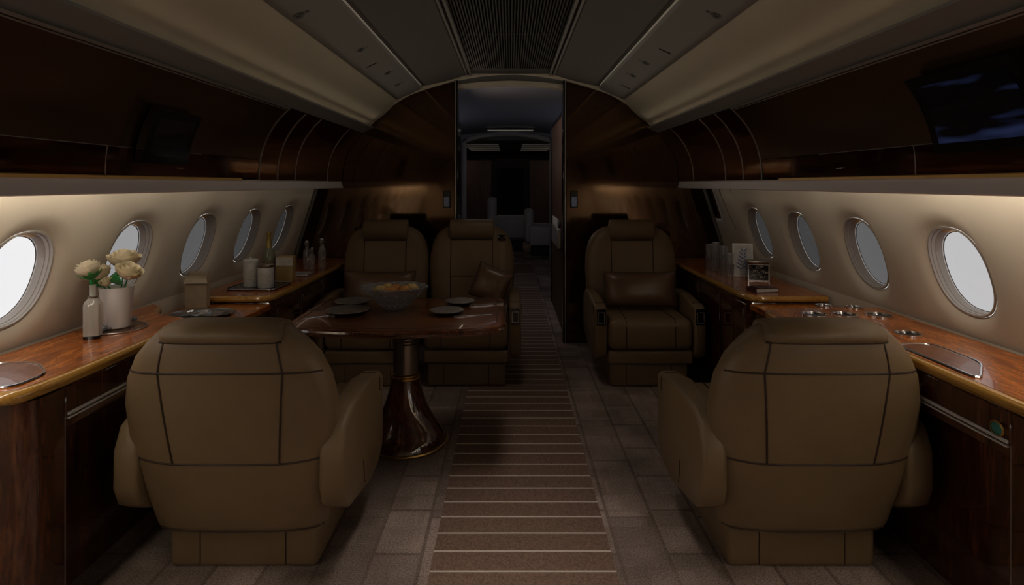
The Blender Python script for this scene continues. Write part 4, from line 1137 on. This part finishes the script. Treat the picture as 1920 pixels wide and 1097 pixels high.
a = MB(); a.lathe([(0.036, 0), (0.039, 0.004), (0.039, 0.15), (0.034, 0.175), (0.018, 0.205)], seg=24); a.build('bottle_body', plain('pale bottle glass', (0.20, 0.19, 0.13), 0.15), t)
a = MB(); a.lathe([(0.0185, 0.2052), (0.014, 0.24), (0.0135, 0.285), (0.016, 0.29), (0.016, 0.30), (1e-5, 0.301)], seg=24); a.build('foil_neck', M['goldglass'], t)
def small_bottle(x, y, h, r, label, mat, z0=None):
    t = thing('glass_bottle', label, 'bottle', (x, y, (z if z0 is None else z0)+0.0005), 0, 'small glass bottles on the rear worktops')
    a = MB(); a.lathe([(r*0.95, 0), (r, 0.004), (r, h*0.62), (r*0.5, h*0.72), (r*0.42, h*0.82)], seg=20); a.build('bottle_body', mat, t)
    a = MB(); a.lathe([(r*0.52, h*0.825), (r*0.6, h*0.84), (r*0.6, h*0.97), (r*0.4, h), (1e-5, h)], seg=20); a.build('stopper', M['silver'], t)
small_bottle(-1.435, 4.14, 0.20, 0.026, 'small clear bottle near the bulkhead, by the window', M['glass'])
small_bottle(-1.385, 4.10, 0.155, 0.020, 'shortest clear bottle between two taller ones near the bulkhead', M['glass'])
small_bottle(-1.335, 4.16, 0.215, 0.026, 'tall clear bottle near the bulkhead, on the aisle side of its group', M['glass'])
t = thing('glass_tray', 'flat clear tray in front of the small bottles near the bulkhead', 'tray', (-1.40, 3.86, z+0.0005))
a = MB(); rr = rounded_rect(-0.08, 0.085, -0.07, 0.07, 0.02); a.prism(rr, 0, 0.008, 'z', 0.002, 1); a.build('tray_panel', thin_glass('pale tray', (0.8, 0.8, 0.82), 0.1, frost=0.3), t)
a = MB(); a.tube([(x, y, 0.009) for x, y in rr], 0.003, 6, True); a.build('tray_rim', M['silver'], t)

# things on the rear worktop, button side
def tumbler(px, py, r, h, label, fill=None):
    p = at(px, py, ZR)
    t = thing('tumbler', label, 'glass', (p.x, p.y, ZR+0.0005), 0, 'cut glass tumblers on the rear worktop')
    a = MB(); a.lathe([(r*0.88, 0), (r*0.9, 0.003), (r, h), (r*0.93, h), (r*0.84, 0.015), (1e-5, 0.012)], seg=24); a.build('glass_body', M['glass'], t)
    a = MB()
    for k in range(10):
        an = 2*PI*k/10; a.tube([(math.cos(an)*r*0.91, math.sin(an)*r*0.91, 0.006), (math.cos(an+0.25)*r*0.97, math.sin(an+0.25)*r*0.97, h*0.55)], 0.0022, 5)
    a.build('cut_pattern', M['silver'], t)
    a = MB(); a.lathe([(r*0.98, h-0.003), (r*1.02, h-0.001), (r*0.98, h+0.001)], seg=24, cap=False); a.build('rim', M['silver'], t)
tumbler(1330, 503, 0.026, 0.17, 'slim cut glass tumbler on the rear worktop, the one by the bulkhead')
tumbler(1342, 509, 0.027, 0.20, 'slim cut glass tumbler on the rear worktop, tallest of its row')
tumbler(1357, 514, 0.028, 0.185, 'slim cut glass tumbler on the rear worktop, third from the bulkhead')
tumbler(1368, 519, 0.025, 0.15, 'cut glass tumbler on the rear worktop, beside the framed print')
p = at(1393, 520, ZR)
t = thing('framed_print', 'white framed print of a blue leaf leaning by the window', 'picture', (p.x+0.0, p.y, ZR+0.002), math.radians(-14))
t.rotation_euler = (math.radians(-6), 0, math.radians(-14))
a = MB(); a.box(-0.062, 0.062, -0.006, 0.006, 0, 0.215, 0.002, 1); a.build('frame', M['white'], t)
a = MB(); a.box(-0.053, 0.053, -0.0075, -0.0062, 0.012, 0.203); pr = a.build('print_sheet', M['paper'], t)
a = MB()
for i in range(6):
    v = i/5
    x0 = -0.012+0.018*v; z0 = 0.05+0.022*i
    for s in (-1, 1):
        rows = []
        for k in range(5):
            f = k/4; w = 0.006*math.sin(PI*f)+0.0004
            px_ = x0+s*0.034*f*(1-0.35*v); pz_ = z0+0.024*f
            rows.append([(px_, -0.0079, pz_-w), (px_, -0.0079, pz_+w)])
        a.rings(rows, False)
a.tube([(-0.02, -0.0078, 0.03), (-0.01, -0.0078, 0.08), (0.004, -0.0078, 0.18)], 0.0012, 4)
a.build('leaf_motif', M['bluepaper'], pr)
p = at(1422, 526, ZR)
t = thing('ornate_box', 'dark ornate silver-edged box standing by the framed print', 'box', (p.x, p.y+0.02, ZR+0.0005), math.radians(-10))
a = MB(); a.box(-0.062, 0.062, -0.04, 0.04, 0.0, 0.105, 0.004, 1); a.build('box_body', M['black'], t)
a = MB(); a.box(-0.065, 0.065, -0.043, 0.043, 0.1055, 0.125, 0.006, 2); a.build('lid', M['bronze'], t)
a = MB()
for x in (-0.060, 0.060): a.box(x-0.003, x+0.003, -0.0425, -0.040, 0.002, 0.103)
for zz in (0.003, 0.100): a.box(-0.062, 0.062, -0.0425, -0.040, zz-0.002, zz+0.002)
random.seed(3)
for k in range(26):
    x, zz = random.uniform(-0.05, 0.05), random.uniform(0.012, 0.092)
    pts = [(x+0.008*math.cos(q), -0.0412, zz+0.008*math.sin(q)) for q in [j*0.9 for j in range(5)]]
    a.tube(pts, 0.0012, 4)
a.build('filigree', M['silver'], t)
p = at(1440, 538, ZR)
t = thing('book', 'dark book with pale page edges lying in front of the ornate box', 'book', (1.41, 3.28, ZR+0.0005), 0.2)
a = MB(); a.box(-0.07, 0.07, -0.045, 0.045, 0.0, 0.003); a.box(-0.07, 0.07, -0.045, 0.045, 0.021, 0.024); a.box(-0.07, -0.067, -0.045, 0.045, 0, 0.024); a.build('cover', plain('dark red cover', (0.07, 0.02, 0.015), 0.35), t)
a = MB(); a.box(-0.066, 0.067, -0.043, 0.043, 0.0032, 0.0208); a.build('pages', M['paper'], t)
# small pale wall lamps on the bulkhead either side of the doorway
for s in (-1, 1):
    t = thing('wall_sconce', 'small blue-white wall lamp on the bulkhead ' + ('behind the single rear seat' if s > 0 else 'behind the paired seats'), 'lamp', (s*0.52, YB-0.001, 1.185))
    a = MB(); a.box(-0.03, 0.03, -0.012, 0, -0.08, 0.06, 0.004, 1); a.build('back_panel', M['black'], t)
    a = MB(); a.box(-0.022, 0.022, -0.03, -0.0122, -0.07, 0.01, 0.006, 2); a.build('lamp_shade', emit('cool glow', (0.40, 0.45, 0.6), 0.025 if s > 0 else 0.012), t)

# ------------------------------------------------------------------ lights
w = bpy.data.worlds.new('World'); sc.world = w; w.use_nodes = True
bg = w.node_tree.nodes['Background']; bg.inputs['Color'].default_value = (0.95, 0.97, 1.0, 1); bg.inputs['Strength'].default_value = SKY

def area(name, loc, rot, sx, sy, power, colr=(1, 1, 1), spread=PI):
    l = bpy.data.lights.new(name, 'AREA'); l.shape = 'RECTANGLE'; l.size = sx; l.size_y = sy; l.energy = power; l.color = colr; l.spread = spread
    o = bpy.data.objects.new(name, l); o.location = loc; o.rotation_euler = rot; col.objects.link(o); return o
for s, ws_ in ((-1, left), (1, right)):
    for y, tint in ws_:
        o = area('window_portal', (s*(wallx(WIN_Z)+0.14), y, WIN_Z), (0, s*PI/2, 0), 0.36, 0.32, 1.0)
        o.data.cycles.is_portal = True
WARM = (1.0, 0.89, 0.72)
# wall-wash strips hidden above the window wall, dimmer towards the bulkhead
def fall(y, tbl):
    for (a_, pa), (b_, pb_) in zip(tbl, tbl[1:]):
        if a_ <= y <= b_: return pa+(pb_-pa)*(y-a_)/(b_-a_)
    return tbl[-1][1]
WASH = [(-2, 0.7), (0.9, 1.25), (1.6, 0.85), (2.3, 0.27), (3.0, 0.085), (3.8, 0.035), (4.8, 0.02)]
for s in (-1, 1):
    y = YR+0.2
    while y < YB-0.1:
        area('wall_wash', (s*1.415, y+0.2, H+0.005), (0, -s*math.radians(40), 0), 0.05, 0.4, fall(y+0.2, WASH), WARM)
        y += 0.4
# cove strips washing the cream ceiling panels
COVE = [(-2, 0.05), (0.9, 0.07), (2.0, 0.17), (3.0, 0.26), (4.0, 0.30), (4.8, 0.30)]
for s in (-1, 1):
    y = 0.2
    while y < YB-0.1:
        area('ceiling_wash', (s*1.134, y+0.25, H+0.472), (0, s*math.radians(180-78), 0), 0.012, 0.5, fall(y+0.25, COVE), WARM, math.radians(84))
        y += 0.5

for y, p_, sp_ in ((1.0, 0.85, 52), (1.7, 1.0, 52), (2.5, 0.3, 52), (3.25, 0.75, 125)):
    area('added_aisle_fill', (0, y, H+0.885), (0, 0, 0), 0.25, 0.5, p_, (1.0, 0.88, 0.78), math.radians(sp_))  # added fill over the aisle, brightens floor, seats and table
area('added_header_fill', (0, YB+0.16, 2.15), (math.radians(75), 0, 0), 0.7, 0.03, 3.0, (0.95, 0.93, 1.0))  # lamp added out of sight behind the header, brightens the second arch
area('added_closet_fill', (-0.40, YB+0.75, 1.75), (0, -PI/2, 0), 0.1, 0.5, 1.2, (1.0, 0.78, 0.55))  # warm fill added to bring up the brown closet side
for s in (-1, 1):
    area('added_passage_fill', (s*1.3, 7.2, 1.75), (0, s*math.radians(120), 0), 0.2, 2.0, 1.7, (0.85, 0.88, 1.0))  # unseen pair added to brighten the cabin through the doorway
    area('added_far_cabin_fill', (s*1.3, 12.0, 1.8), (0, s*math.radians(60), 0), 0.2, 1.5, 0.8, (1.0, 0.85, 0.7))  # unseen pair added to lift the farthest cabin

# ------------------------------------------------------------------ camera and render look
cam = bpy.data.cameras.new('camera'); cam.sensor_width = 36; cam.lens = F*36/1920
cam.shift_x = (960-VX)/1920; cam.shift_y = -(548.5-VY)/1920
cam.clip_start = 0.02
co_ = bpy.data.objects.new('camera', cam); co_.location = (0, 0, H); co_.rotation_euler = (PI/2, 0, 0); col.objects.link(co_)
sc.camera = co_
sc.view_settings.view_transform = 'Standard'; sc.view_settings.look = 'None'
sc.view_settings.exposure = 0.0; sc.view_settings.gamma = 1.0
sc.cycles.use_denoising = True
sc.cycles.max_bounces = 8; sc.cycles.diffuse_bounces = 5; sc.cycles.transparent_max_bounces = 12
sc.cycles.sample_clamp_indirect = 3.0
sc.cycles.caustics_reflective = False; sc.cycles.caustics_refractive = False
